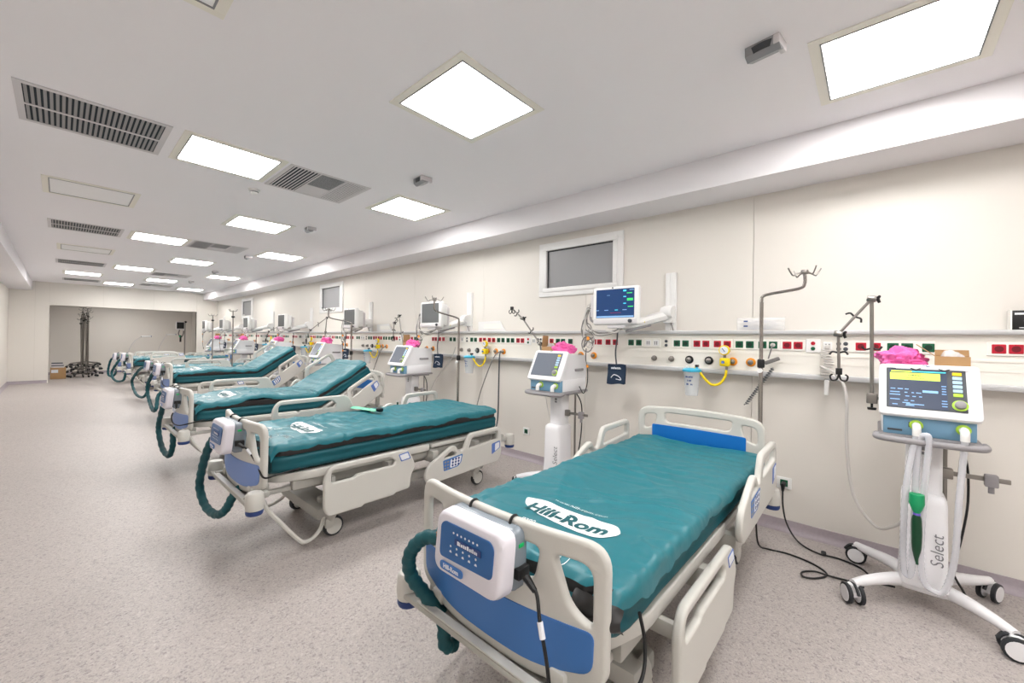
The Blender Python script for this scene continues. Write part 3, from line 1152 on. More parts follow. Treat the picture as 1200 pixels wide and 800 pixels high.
    def ring(w, h, th, r):
        a = rpoly([(-w, -h), (w, -h), (w, h), (-w, h)], r, 5)
        b = [q * (1 - th / max(w, h)) for q in a]
        n = len(a)
        return [Vector((q.x, q.y, 0)) for q in a + b], [(i, (i + 1) % n, n + (i + 1) % n, n + i) for i in range(n)]
    print_geo(ring(.06, .025, .004, .008), sc_ - .2, yc_ - .24, 'logo_white', 'pictogram', cv, .0035, 1)
    print_geo(scribble(.08, .026, 4), sc_ - .2, yc_ - .24, 'logo_white', 'pictogram', cv, .0035, 1)
    print_geo(ring(.06, .04, .003, .04), sc_ - .27, yc_ - .14, 'logo_white', 'pictogram', cv, .0035, 1)
    print_geo(scribble(.05, .03, 9), sc_ - .27, yc_ - .14, 'logo_white', 'pictogram', cv, .0035, 1)
    foot = [Vector((q[0], q[1])) for q in ((-.018, -.07), (.018, -.07), (.024, .0), (.03, .06), (.0, .085), (-.03, .06), (-.024, 0))]
    n = len(foot)
    for dy in (-.04, .04):
        a = [q + Vector((dy, 0)) for q in foot]
        b = [q * .86 + Vector((dy, 0)) for q in foot]
        print_geo(([Vector((q.x, q.y, 0)) for q in a + b], [(i, (i + 1) % n, n + (i + 1) % n, n + i) for i in range(n)]), sc_ - .24, yc_ + .16, 'logo_white', 'pictogram', cv, .0035, 1)
    return t, pf, top, z0


def pump(xf, yc, label, hose, cord, dz=0, dy=0, detail=True):
    """control unit hooked on the footboard; local origin below the unit on the floor"""
    t = thing('mattress_pump', label, 'pump', (xf, yc + dy, 0), 0, 'mattress pumps on the footboards')
    x1 = -.072
    fr = MB()
    poly = rpoly([(-.17, .695 + dz, .05), (.17, .695 + dz, .05), (.17, .905 + dz, .045), (-.17, .905 + dz, .045)], n=6)
    n = len(poly)
    V, F = [], []
    sec = [(x1 - .045, 1.0), (x1 - .085, .985), (x1 - .10, .95), (x1 - .104, .88)]
    for x, k in sec:
        for q in poly:
            V.append(Vector((x + .012 * (q.y - .77 - dz) / .12, q.x * k, .80 + dz + (q.y - .80 - dz) * k)))
    for i in range(len(sec) - 1):
        for j in range(n):
            F.append((i * n + j, i * n + (j + 1) % n, (i + 1) * n + (j + 1) % n, (i + 1) * n + j))
    F.append(tuple(range((len(sec) - 1) * n, len(sec) * n)))
    F.append(tuple(range(n - 1, -1, -1)))
    part('front_shell', fr.add(V, F), 'pump_white', t, 50)
    bk = MB().box(x1 - .045, x1 + .04, -.167, .167, .698 + dz, .903 + dz, .028, 3)
    part('rear_shell', bk, 'pump_grey', t, 50)
    v, f = plate([rpoly([(-.135, .748, .02), (.14, .756, .02), (.14, .852, .02), (.12, .87, .03), (-.12, .87, .03), (-.14, .855, .02)])], .001, .001, 1)
    pn = MB()
    fx = lambda z: x1 - .106 + .012 * (z - .77) / .12
    pn.add([Vector((fx(q.y) + q.z, -q.x * .95, q.y + dz + .006)) for q in v], f)
    pnl = part('control_panel', pn, 'pump_blue', t)
    if detail:
        d = MB()
        for i in range(7):
            d.lathe([(.004, 0), (.004, .001)], o=(fx(.84) - .0035, .06 - i * .02, .850 + dz), ax=(-1, 0, 0), n=8)
        for i in range(5):
            d.lathe([(.006, 0), (.006, .001)], o=(fx(.8) - .0035, .07 - i * .032, .783 + dz), ax=(-1, 0, 0), n=8)
            d.lathe([(.004, 0), (.004, .001)], o=(fx(.8) - .0035, .07 - i * .032, .803 + dz), ax=(-1, 0, 0), n=8)
        part('indicator_lamps', d, 'label_white', t, 0)
        part('display_strip', MB().box(fx(.81) - .005, fx(.81) - .0025, -.08, .05, .815 + dz, .835 + dz), 'blue_dark', t, 0)
        g = place(scribble(.10, .014, 2), (fx(.81) - .0055, -.015, .825 + dz), (0, -1, 0), (0, 0, 1))
        part('panel_lettering', g, 'label_white', t, 0)
    v, f = plate([rpoly([(-.06, -.018), (.06, -.018), (.06, .018), (-.06, .018)], .016)], .001, .001, 1)
    lg = MB()
    lg.add([Vector((fx(.70) + .001 + q.z, .06 - q.x, .728 + dz + q.y * .8)) for q in v], f)
    part('maker_badge', lg, 'blue', t)
    part('badge_lettering', place(text_geo('Hill-Rom', .022, bold=.0006), (fx(.70) - .0018, .06, .728 + dz), (0, -1, 0), (0, 0, 1)), 'label_white', t, 0)
    # right side: switch, inlet
    sw = MB().box(x1 - .018, x1 + .006, -.171, -.164, .845 + dz, .858 + dz, .002)
    part('power_switch', sw, 'led_green', t)
    part('power_inlet', MB().box(x1 - .035, x1 + .02, -.185, -.16, .75 + dz, .785 + dz, .004), 'black', t)
    # hooks over the footboard's top bar
    for y in (-.11, .09):
        hk = MB().tube([(-.05 + .021 * math.cos(q * .5236), y, .902 + dz + .0215 * math.sin(q * .5236)) for q in range(13)], .0055, 8)
        part('hook', hk, 'black', t)
    # air hose in its sleeve
    path = catmull(hose, 9)
    rr = [.027 * (1 + .10 * math.sin(i * 1.9) + .07 * n1(i * .9, yc)) for i in range(len(path))]
    part('air_hose', MB().tube(path, rr, 12), 'teal_hose', t, 60, label='teal fabric-sleeved air hose')
    part('hose_connector', MB().lathe([(.026, -.03), (.03, 0), (.03, .03)], o=hose[0], ax=(0, 1, 0), n=12), 'brown', t)
    cp = catmull(cord, 7)
    part('power_cord', MB().tube(cp, .006, 7), 'black', t, 60, label='black power cord')
    k = len(cp) // 5
    part('cord_tag', MB().tube([cp[k], cp[k + 1], cp[k + 2], cp[k + 3]], .009, 8), 'label_white', t)
    part('plug', MB().tube([Vector(cord[0]), Vector(cord[0]) + (Vector(cord[1]) - Vector(cord[0])).normalized() * .05], [.014, .009], 8), 'black', t)
    return t


BEDS = [  # xf, yc, back angle, dz, rails (near foot, far foot, near head, far head), mattress mode
    (1.10, 1.03, 0, -.03, (0, 0, 1, 1), 'front'),
    (.90, 3.375, 0, 0, (0, 1, 0, 1), 'band'),
    (.93, 5.75, 30, 0, (0, 1, 0, 1), 'knee'),
    (1.27, 9.3, 33, .08, (0, 1, 0, 1), 'knee'),
    (1.42, 11.9, 0, 0, (0, 1, 1, 1), 'band'),
    (1.26, 14.8, 0, .07, (1, 1, 1, 1), 'band'),
    (1.24, 17.0, 0, 0, (1, 1, 1, 1), 'band'),
]
BL = ['flat bed beside the ventilator with the lit screen', 'flat bed with a mint sleeve on its mattress',
      'bed with raised backrest, third from the lit ventilator', 'bed with raised backrest and lifted deck, fourth from the lit ventilator',
      'flat bed, fifth from the lit ventilator', 'flat bed, sixth from the lit ventilator', 'flat bed closest to the alcove wall']
BREF = ['bed beside the lit ventilator', 'second bed from the lit ventilator', 'third bed from the lit ventilator', 'fourth bed from the lit ventilator',
        'fifth bed from the lit ventilator', 'sixth bed from the lit ventilator', 'bed closest to the alcove']
HOSES = [
    [(-.10, .20, .755), (-.13, .29, .74), (-.15, .355, .66), (-.13, .375, .56), (-.09, .33, .48), (-.05, .27, .40), (-.05, .25, .30), (.0, .25, .27)],
    [(-.13, .2, .77), (-.16, .26, .68), (-.17, .40, .50), (-.17, .48, .33), (-.16, .33, .22), (-.14, .10, .22), (-.12, -.05, .30), (-.09, -.10, .40), (-.02, -.10, .47)],
    [(-.10, .20, .76), (-.12, .38, .68), (-.13, .56, .48), (-.13, .62, .34), (-.12, .42, .17), (-.1, .12, .14), (-.09, -.02, .28), (-.08, .03, .42), (-.02, .05, .47)],
    [(-.12, .2, .76), (-.16, .30, .70), (-.2, .5, .5), (-.2, .5, .35), (-.2, .2, .2), (-.2, -.2, .12), (-.2, -.5, .2), (-.15, -.3, .38), (-.02, -.1, .47)],
    [(-.12, .2, .76), (-.2, .5, .7), (-.28, .95, .45), (-.28, 1.0, .3), (-.25, .6, .12), (-.2, .1, .1), (-.15, -.1, .2), (-.1, -.1, .4), (-.02, -.1, .47)],
    [(-.12, .2, .76), (-.2, .4, .68), (-.3, .7, .4), (-.3, .6, .24), (-.25, .2, .16), (-.15, -.2, .2), (-.12, -.3, .35), (-.1, -.3, .42), (-.02, -.2, .47)],
    [(-.12, .2, .76), (-.2, .35, .68), (-.25, .4, .4), (-.25, .3, .24), (-.2, .1, .2), (-.15, -.1, .25), (-.12, -.2, .35), (-.1, -.3, .42), (-.02, -.2, .47)],
]
CORDS = [
    [(-.09, -.20, .765), (-.10, -.25, .74), (-.125, -.285, .68), (-.135, -.32, .58), (-.14, -.34, .49), (-.13, -.35, .455), (-.10, -.40, .448), (-.02, -.48, .45), (.10, -.505, .49), (.16, -.49, .56), (.15, -.475, .66)],
    [(-.09, -.20, .765), (-.06, -.27, .74), (-.03, -.36, .66), (-.02, -.47, .59), (.05, -.50, .60), (.2, -.47, .60)],
    [(-.09, -.20, .765), (-.1, -.24, .72), (-.13, -.2, .63), (-.13, -.28, .57), (-.10, -.42, .56), (-.02, -.485, .58), (.1, -.48, .60)],
    [(-.09, -.20, .765), (-.1, -.24, .68), (-.1, -.30, .57), (-.06, -.44, .53), (.0, -.49, .55), (.1, -.48, .60)],
] + [[(-.09, -.20, .765), (-.1, -.24, .68), (-.1, -.30, .57), (-.06, -.44, .53), (.0, -.49, .55), (.1, -.48, .60)]] * 3
MATT = []
for i, (xf, yc, ang, dz, rails, mode) in enumerate(BEDS):
    bed(xf, yc, ang, 'cream hospital ' + BL[i] if i != 3 else 'hospital ' + BL[i], rails, dz, blue=(i == 0), head=(i != 1))
    MATT.append(mattress(xf, yc, ang, 3.7 * i + 1.3, 'teal air mattress with white logo on the ' + BREF[i], dz, mode))
    pump(xf, yc, 'white and grey pump on the footboard of the ' + BREF[i], [(a, b, c + dz) for a, b, c in HOSES[i]], [(a, b, c + dz) for a, b, c in CORDS[i]], dz, 0, i < 4)

sl_ = MB()
sl_.grid(lambda u, v: Vector(((u - .5) * .10 * (1 - .25 * math.sin(math.pi * v)), (v - .5) * .34, .012 * math.sin(math.pi * u) + .004)), 8, 12)
sl_.grid(lambda u, v: Vector(((u - .5) * .10 * (1 - .25 * math.sin(math.pi * v)), (v - .5) * .34, .002)), 8, 12)
t = thing('foam_sleeve', 'mint green foam sleeve with black end lying on a teal mattress', 'sleeve', (1.98, 3.66, MATT[1][3] + MATT[1][2](1.08, .285) + .004), R(12))
part('sleeve', sl_, 'mint', t, 60)
part('end_cap', MB().lathe([(.018, -.03), (.022, 0), (.018, .03)], o=(0, -.19, .016), ax=(0, 1, 0), n=12), 'black', t)

# ------------------------------------------------------------------ ventilators
VENT_PROTO = {}


def ventilator(x, y, rz, label, lit):
    t = thing('ventilator', label, 'ventilator', (x, y, 0), rz, 'ventilators on wheeled stands')
    hb = MB()
    hb.box(-.13, .13, -.11, .11, .095, .16, .035, 3)
    part('base_hub', hb, 'vent_white', t, 50)
    for sx in (-1, 1):
        for sy in (-1, 1):
            p = [(sx * .05, sy * .06, .125), (sx * .13, sy * .14, .135), (sx * .22, sy * .235, .125), (sx * .30, sy * .30, .115)]
            part('leg', MB().tube(catmull(p, 5), [.04 - .018 * i / 15 for i in range(16)], 10), 'vent_white', t, 60)
            c = part('caster', MB().lathe([(.02, .062), (.024, .085), (.026, .11), (.012, .115)], n=12).box(-.022, .022, -.018, .018, .04, .07, .006), 'vent_white', t, loc=(sx * .30, sy * .30, 0), rot=(0, 0, .5 * sx + sy))
            for q in (-1, 1):
                part('tyre', MB().lathe([(.045, -.011), (.055, -.008), (.056, .008), (.045, .011)], o=(0, q * .03, .056), ax=(0, 1, 0), n=20), 'rubber', c)
                part('wheel_disc', MB().lathe([(.01, -.014), (.044, -.0125), (.044, .0125), (.01, .014)], o=(0, q * .03, .056), ax=(0, 1, 0), n=18), 'vent_white', c)
            part('fender', MB().tube(catmull([(-.06, 0, .075), (-.03, 0, .108), (.03, 0, .108), (.062, 0, .07)], 4), .009, 6), 'rubber', c)
    lc = MB()
    pr_ = rpoly([(-.13, -.095), (.10, -.095), (.10, .095), (-.13, .095)], .03, 4)
    secs = [(.14, 1.08), (.30, 1.0), (.60, .97), (.635, .93), (.65, .80)]
    n = len(pr_)
    V = [Vector((q.x * k, q.y * k, z)) for z, k in secs for q in pr_]
    F = [(i * n + j, i * n + (j + 1) % n, (i + 1) * n + (j + 1) % n, (i + 1) * n + j) for i in range(len(secs) - 1) for j in range(n)]
    F += [tuple(range(n - 1, -1, -1)), tuple((len(secs) - 1) * n + j for j in range(n))]
    part('lower_column', lc.add(V, F), 'vent_white', t, 50)
    part('column', MB().box(-.06, .075, -.075, .075, .63, .985, .018, 3), 'vent_white', t, 50)
    # tray with front handle
    tr = MB().box(-.26, .22, -.20, .20, .975, 1.0, .01).box(-.05, .2, -.15, .15, .955, .98, .01)
    part('tray', tr, 'vent_grey', t)
    part('handle', MB().tube(catmull([(-.23, .205, .985), (-.285, .2, .98), (-.305, .12, .978), (-.31, 0, .978), (-.305, -.12, .978), (-.285, -.2, .98), (-.23, -.205, .985)], 5), .017, 10), 'vent_grey', t)
    # gas module
    part('gas_module', MB().box(-.245, -.12, -.178, .178, 1.0, 1.112, .006), 'vent_blue', t)
    part('lower_body', MB().box(-.205, .205, -.184, .184, 1.0, 1.115, .008), 'vent_white', t)
    part('latch', MB().box(-.25, -.24, .03, .075, 1.045, 1.075, .003).box(-.25, -.244, .10, .16, 1.02, 1.03), 'darkgrey', t, 0)
    # main body, slanted front
    side = rpoly([(-.255, 1.11, .01), (.20, 1.11, .03), (.20, 1.345, .04), (-.115, 1.36, .01)], .01)
    mb = MB().prism(side, lambda q: Vector((q[0] + .012, -.18, q[1])), lambda q: Vector((q[0] + .012, .18, q[1])))
    part('main_body', mb, 'vent_white', t, 30)
    for s in (-1, 1):
        part('side_grip', MB().box(.0, .15, min(s * .176, s * .19), max(s * .176, s * .19), 1.19, 1.215, .005), 'vent_grey', t)
    # front screen panel: origin lower centre, up along the slope
    o = Vector((-.262, 0, 1.115))
    upv = (Vector((-.125, 0, 1.375)) - o)
    H = upv.length
    upv = upv.normalized()
    rv = Vector((0, -1, 0))
    nv = rv.cross(upv)
    P = lambda vf, d: place(vf, o + nv * d, rv, upv)

    def pl2(x0, x1, y0, y1, r, th, bev, d, nm, m, par):
        return part(nm, P(plate([rpoly([(x0, y0), (x1, y0), (x1, y1), (x0, y1)], r, 4)], th, bev, 2), d), m, par)
    sh = pl2(-.198, .198, -.012, H + .008, .025, .010, .008, 0, 'screen_shell', 'vent_white', t)
    pl2(-.165, .145, .03, H - .02, .004, .001, .0006, .0185, 'screen_bezel', 'darkgrey' if lit else 'screen_off', sh)
    sm = 'screen_on' if lit else 'screen_off'
    pl2(-.155, .075, .035, H - .027, .003, .0008, .0004, .0205, 'screen', sm, sh)
    for i, m in enumerate(('btn_yellow', 'btn_blue', 'btn_blue', 'btn_blue', 'btn_blue', 'btn_green')):
        pl2(.095, .13, H - .055 - i * .0245, H - .037 - i * .0245, .003, .0015, .0008, .021, 'key', m, sh)
    kb = MB().lathe([(.030, 0), (.030, .004), (.026, .005)], o=o + rv * .118 + upv * .068 + nv * .0195, ax=nv, n=20)
    part('knob_ring', kb, 'btn_green', sh)
    part('knob', MB().lathe([(.022, 0), (.021, .018), (.016, .022)], o=o + rv * .118 + upv * .068 + nv * .023, ax=nv, n=20), 'vent_grey', sh)

    def txt(s_, size, x_, y_, m, nm, par, d=.0225, bold=0):
        part(nm, P(text_geo(s_, size, bold=bold, extrude=.0002), d), m, par, 0).location = rv * x_ + upv * y_
    txt('Dräger', .011, 0, H - .002, 'blue_dark', 'maker_lettering', sh, .0187, .0003)
    if lit:
        pl2(-.145, -.06, H - .044, H - .037, .001, .0004, .0002, .022, 'alarm_bar', 'ui_yellow', sh)
        pl2(-.06, .072, H - .044, H - .037, .001, .0004, .0002, .022, 'status_bar', 'ui_cyan', sh)
        pl2(-.15, .05, H - .093, H - .05, .002, .0004, .0002, .022, 'message_field', 'ui_yellow', sh)
        for wd, hh, yy in ((.05, .008, .064), (.075, .005, .081)):
            part('message_line', P(scribble(wd, hh, 7), .0235), 'darkgrey', sh, 0).location = rv * -.05 + upv * (H - yy)
        for (x_, y_, w) in ((-.138, .172, .02), (-.108, .172, .022), (-.082, .172, .016), (-.13, .152, .04), (-.085, .152, .012), (-.058, .152, .01), (-.035, .152, .02), (-.13, .136, .044), (-.08, .13, .016), (-.053, .13, .014), (-.028, .13, .012),
                            (-.13, .108, .04), (-.085, .104, .016), (-.06, .104, .014), (-.085, .09, .03), (-.05, .084, .07), (-.13, .078, .022), (-.07, .076, .034),
                            (.062, .2, .018), (.062, .185, .016), (.062, .17, .016), (.062, .155, .018), (.062, .115, .02), (.062, .1, .022), (.062, .085, .02)):
            y_ = y_ - .028
            pl2(x_ - w / 2, x_ + w / 2, y_ - .003, y_ + .002, .001, .0003, .0002, .022, 'screen_text_line', 'ui_blue', sh)
        pl2(-.02, .04, .128, .142, .002, .0004, .0002, .022, 'value_field', 'ui_blue', sh)
    # patient ports
    for yy in (.045, -.13):
        pr__ = part('port', MB().lathe([(.028, 0), (.028, .008), (.022, .012)], o=(-.245, yy, 1.06), ax=(-1, 0, 0), n=18), 'btn_green', t)
        part('elbow', MB().tube(catmull([(-.25, yy, 1.06), (-.285, yy, 1.058), (-.30, yy, 1.045), (-.302, yy, 1.01)], 4), .018, 10), 'white', pr__)
    # rail and clamp on the side of the column
    sr = part('side_rail', MB().box(.0, .012, -.33, -.07, .76, .785, .003).box(-.01, .03, -.12, -.07, .74, .80, .006), 'steel', t)
    part('clamp', MB().box(-.02, .02, -.285, -.235, .735, .80, .005).lathe([(.012, .70), (.012, .74)], o=(0, -.26, 0), n=10), 'vent_grey', sr)
    part('cylinder_post', MB().lathe([(.010, .12), (.010, .97)], o=(.14, -.10, 0), n=10), 'steel', t)
    part('select_lettering', place(text_geo('Select', .075, bold=-.0005, shear=.12), (-.1315, -.052, .36), (0, 0, 1), (0, 1, 0)), 'text_grey', t, 0)
    part('column_mark', place(scribble(.06, .03, 5), (-.0615, .0, .90), (0, 0, 1), (0, 1, 0)), 'text_grey', t, 0)
    part('cable', MB().tube(catmull([(.12, -.11, .98), (.13, -.18, .85), (.12, -.19, .6), (.11, -.16, .35), (.08, -.13, .2), (.06, -.17, .10), (.03, -.2, .03), (.12, -.16, .012)], 6), .006, 6), 'black', t, 60)
    return t


VX = 3.385
VY = [-.215, 2.38, 4.96, 7.7, 10.2, 13.0, 15.75]
vlab = ['white ventilator with lit screen and clear hoses looped down its stand'] + ['white ventilator with dark screen behind the ' + BREF[i] for i in range(1, 7)]
for i, y in enumerate(VY):
    v_ = ventilator(VX, y, 0, vlab[i], i == 0)
    if i == 0:
        V0 = v_
HO = [(-.302, .045, 1.02), (-.305, .065, .9), (-.29, .085, .7), (-.22, .09, .4), (-.19, .085, .24), (-.19, .07, .205), (-.20, .055, .24), (-.24, .05, .45), (-.285, .045, .8), (-.30, .035, .985), (-.315, .015, 1.02), (-.32, .0, .99), (-.29, .012, .75), (-.23, .02, .42), (-.20, .01, .22), (-.20, -.03, .165), (-.2, -.075, .19), (-.23, -.105, .38), (-.27, -.115, .7), (-.302, -.13, 1.02)]
hp = catmull(HO, 14)
part('breathing_hose', MB().tube(hp, [.0135 * (1 + .10 * (i % 2)) for i in range(len(hp))], 10), 'tube_clear', V0, 60, label='clear corrugated breathing hose looped in front of the stand')
fb_ = part('test_lung', MB().tube(catmull([(-.305, .042, .60), (-.30, .042, .55), (-.29, .04, .48), (-.28, .04, .40), (-.27, .04, .345), (-.265, .036, .31)], 4), [.012, .014, .018, .02, .021, .021, .022, .022, .022, .021, .021, .02, .019, .017, .014, .012, .009, .008, .007, .006, .006], 8), 'green_bag', V0, 60, label='dark green rubber bag')
part('cap', MB().lathe([(.03, .70), (.032, .65), (.022, .62), (.014, .60)], o=(-.305, .042, 0), n=12), 'green_cap', fb_)
part('neck_ring', MB().lathe([(.015, .588), (.015, .60)], o=(-.304, .042, 0), n=10), 'purple', fb_)

# ------------------------------------------------------------------ things lying on the ventilators


def carton(x, y, z, w, d, h, rz, label, flap=0):
    t = thing('cardboard_box', label, 'box', (x, y, z), rz, 'cartons on the ventilators')
    tt = .004
    b = MB().box(-w, w, -d, d, 0, tt).box(-w, -w + tt, -d, d, tt, h).box(w - tt, w, -d, d, tt, h).box(-w + tt, w - tt, -d, -d + tt, tt, h).box(-w + tt, w - tt, d - tt, d, tt, h)
    part('carton', b, 'card', t, 0)
    a = R(flap)
    L = d * 1.5
    part('flap', MB().box(-w, w, 0, L, -.002, .002, mtx=Matrix.Translation((0, d - .002, h)) @ Matrix.Rotation(a, 4, 'X')), 'card', t, 0)
    part('flap', MB().box(0, w * .9, -d, d, -.002, .002, mtx=Matrix.Translation((w - .002, 0, h)) @ Matrix.Rotation(R(-40), 4, 'Y')), 'card_in', t, 0)
    b = MB()
    b.grid(lambda u, v: Vector((-w * .8 + 1.6 * w * u, -d * .8 + 1.6 * d * v, h * .75 + .05 * math.sin(math.pi * u) * math.sin(math.pi * v) + .03 * n1(u * 5 + x, v * 5 + y, 3))), 14, 14)
    part('plastic_wrap', b, 'plastic_bag', t, 60)
    return t


def blob(x, y, z, lx, ly, lz, rz, label, m, name, cat, seed, group):
    mb = MB()

    def fn(u, v):
        th, ph = 2 * math.pi * u, math.pi * v
        d = Vector((math.sin(ph) * math.cos(th), math.sin(ph) * math.sin(th), math.cos(ph)))
        r = .92 + .42 * noise.noise(d * 1.6 + Vector((seed, 0, 0))) + .42 * abs(noise.noise(d * 3.4 + Vector((seed, 3, 0)))) + .1 * abs(noise.noise(d * 9 + Vector((seed, 3, 0))))
        q = d * r
        z_ = q.z * lz
        return Vector((q.x * lx, q.y * ly, max(0, z_ + lz * .55)))
    mb.grid(fn, 56, 30)
    o = part(name, mb, m, None, 35)
    o.location = (x, y, z)
    o.rotation_euler = (0, 0, rz)
    tag(o, label, cat, group)
    return o


VTOP = 1.362
tops = [((3.38, -.325), (3.35, -.115)), ((3.42, 2.52), (3.36, 2.32)), ((3.42, 5.08), (3.36, 4.9)), None, None, ((3.42, 13.1), (3.36, 12.9)), ((3.42, 15.85), (3.36, 15.62))]
for i, tp in enumerate(tops):
    if tp:
        (bx, by), (px, py) = tp
        carton(bx, by, VTOP, .06, .075 if i else .068, .065 if i else .075, R(8 if i else -4), 'open cardboard box on the ' + ('lit ventilator' if i == 0 else 'ventilator behind the ' + BREF[i]), 95 if i else 40)
    else:
        px, py = 3.36, VY[i] + .02
    if i == 4:
        py += 0
    blob(px, py, VTOP + .002, .085, .10, .07 if i == 0 else .065, .4, 'crumpled pink bag on the ' + ('lit ventilator' if i == 0 else 'ventilator behind the ' + BREF[i]), 'pink', 'pink_bag', 'bag', i * 7.3 + 1, 'pink bags on the ventilators')
# clear bag of papers under the pink bag on the near ventilator
t = thing('document_pouch', 'clear plastic pouch of papers on top of the lit ventilator', 'pouch', (3.33, -.23, VTOP - .002))
part('papers', MB().box(-.10, .08, -.14, .14, .001, .006, .002), 'label_white', t)
part('pouch', MB().grid(lambda u, v: Vector((-.12 + .22 * u, -.165 + .33 * v, .009 + .004 * n1(u * 6, v * 6, 8))), 16, 20), 'plastic_bag', t, 60)
for yy in (.06, -.05):
    part('clip', MB().tube([(-.118, yy - .02, .008), (-.135, yy, .0), (-.118, yy + .02, .008)], .003, 6), 'black', t)

# ------------------------------------------------------------------ hose support arms


def support_arm(label, base, joints, jaws):
    t = thing('hose_support_arm', label, 'support arm', base, 0, 'jointed hose support arms')
    b = Vector(base)
    J = [Vector(q) - b for q in joints]
    part('clamp', MB().box(-.022, .022, -.025, .025, -.03, .03, .005), 'steel', t)
    part('clamp_screw', MB().lathe([(.006, -.055), (.006, -.03)], n=8).lathe([(.02, -.068), (.022, -.055)], n=10), 'black', t)
    for i in range(len(J) - 1):
        part('arm_tube', MB().tube([J[i], J[i + 1]], .0095 if i == 0 else .008, 10), 'steel', t)
        mid = J[i].lerp(J[i + 1], .5)
        d = (J[i + 1] - J[i]).normalized()
        s_ = d.cross(Vector((1, 0, 0))).normalized()
        part('hose_clip', MB().tube(catmull([mid - s_ * .045 + d * .012, mid - s_ * .03 - d * .006, mid, mid + s_ * .03 - d * .006, mid + s_ * .045 + d * .012], 4), .006, 6), 'black', t)
    for i in range(1, len(J) - 1):
        part('joint', MB().lathe([(.016, -.022), (.019, -.015), (.019, .015), (.016, .022)], o=J[i], ax=(0, 1, .2), n=12), 'steel', t)
        for q in range(3):
            a = q * 2.094 + .5
            part('joint_wing', MB().tube([J[i] + Vector((0, -.025, 0)), J[i] + Vector((-.025 * math.cos(a), -.035, .025 * math.sin(a)))], [.010, .007], 6), 'black', t)
    e = J[-1]
    part('jaw', MB().box(-.012, .012, -.016, .016, -.02, .02, .003, mtx=Matrix.Translation(e)), 'black', t)
    for s_ in jaws:
        part('hose_hook', MB().tube(catmull([e + Vector((0, 0, -.01)), e + Vector((0, s_ * .01, -.05)), e + Vector((0, s_ * .035, -.055)), e + Vector((0, s_ * .042, -.03)), e + Vector((0, s_ * .03, -.018))], 4), .005, 6), 'black', t)


support_arm('jointed chrome hose arm clamped beside the lit ventilator', (3.22, .012, 1.18), [(3.22, .012, 1.18), (3.22, .018, 1.77), (3.20, .17, 1.56), (3.20, .165, 1.33)], (-1, 1))
support_arm('jointed chrome hose arm on ventilator behind the second bed from lit ventilator', (3.42, 2.64, 1.30), [(3.42, 2.64, 1.30), (3.42, 2.66, 1.45), (3.40, 2.90, 1.73), (3.36, 3.02, 1.84)], (-1, 1))
support_arm('jointed chrome hose arm on ventilator behind the third bed from lit ventilator', (3.42, 5.22, 1.30), [(3.42, 5.22, 1.30), (3.45, 5.42, 1.83), (3.42, 5.5, 1.72), (3.42, 5.52, 1.5)], (-1, 1))
support_arm('jointed chrome hose arm on ventilator behind the fourth bed from lit ventilator', (3.42, 7.96, 1.30), [(3.42, 7.96, 1.30), (3.45, 7.93, 1.86), (3.45, 8.7, 1.62), (3.45, 8.9, 1.42)], (-1, 1))
support_arm('jointed chrome hose arm on ventilator behind the fifth bed from lit ventilator', (3.42, 10.46, 1.30), [(3.42, 10.46, 1.30), (3.45, 10.5, 1.72), (3.45, 11.2, 1.6), (3.45, 11.4, 1.4)], (-1, 1))
part_arm = MB().tube([(3.215, .012, 1.18), (3.22, -.05, 1.18)], .009, 8)
part('mount_bar', MB().tube([(3.22 - VX, .02 + .23, 1.18), (3.24 - VX, -.04 + .23, 1.18)], .009, 8), 'steel', V0)

# ------------------------------------------------------------------ wall arms and patient monitors


def wall_mount(y, target, label, detail=True):
    t = thing('monitor_mount', label, 'wall arm', (XW, y, 1.85), 0, 'monitor arms on the bed wall')
    part('wall_track', MB().box(-.03, 0, -.05, .05, -.25, .30, .004).box(-.036, -.03, -.038, -.008, -.25, .30).box(-.036, -.03, .008, .038, -.25, .30), 'white', t)
    e = Vector(target) - Vector((XW, y, 1.85))
    a = Vector((-.09, .0, -.10))
    part('arm_bracket', MB().box(-.11, -.03, -.045, .045, -.18, -.02, .012).lathe([(.05, -.05), (.055, -.03), (.055, .03), (.05, .05)], o=(-.11, .0, -.08), ax=(0, 1, 0), n=18), 'white', t)
    d = (e - a)
    part('arm_beam', MB().tube([a, a + d * .5, e], [.05, .045, .034], 8), 'white', t, 40)
    part('arm_handle', MB().tube([a + d * .4 + Vector((0, 0, -.05)), a + d * .95 + Vector((0, 0, -.045))], .014, 8), 'vent_grey', t)
    part('wire', MB().tube(catmull([a + Vector((0, -.02, -.05)), a + Vector((.03, -.04, -.16)), a + Vector((.03, -.02, -.23)), a + Vector((.05, -.10, -.27)), a + Vector((.05, -.2, -.27))], 6), .005, 6), 'cable_grey', t, 60)
    if detail:
        part('warning_mark', MB().tube([a + d * .6 + Vector((-.02, -.037, .0)), a + d * .6 + Vector((-.02, -.04, .0))], .01, 3), 'yellow', t)


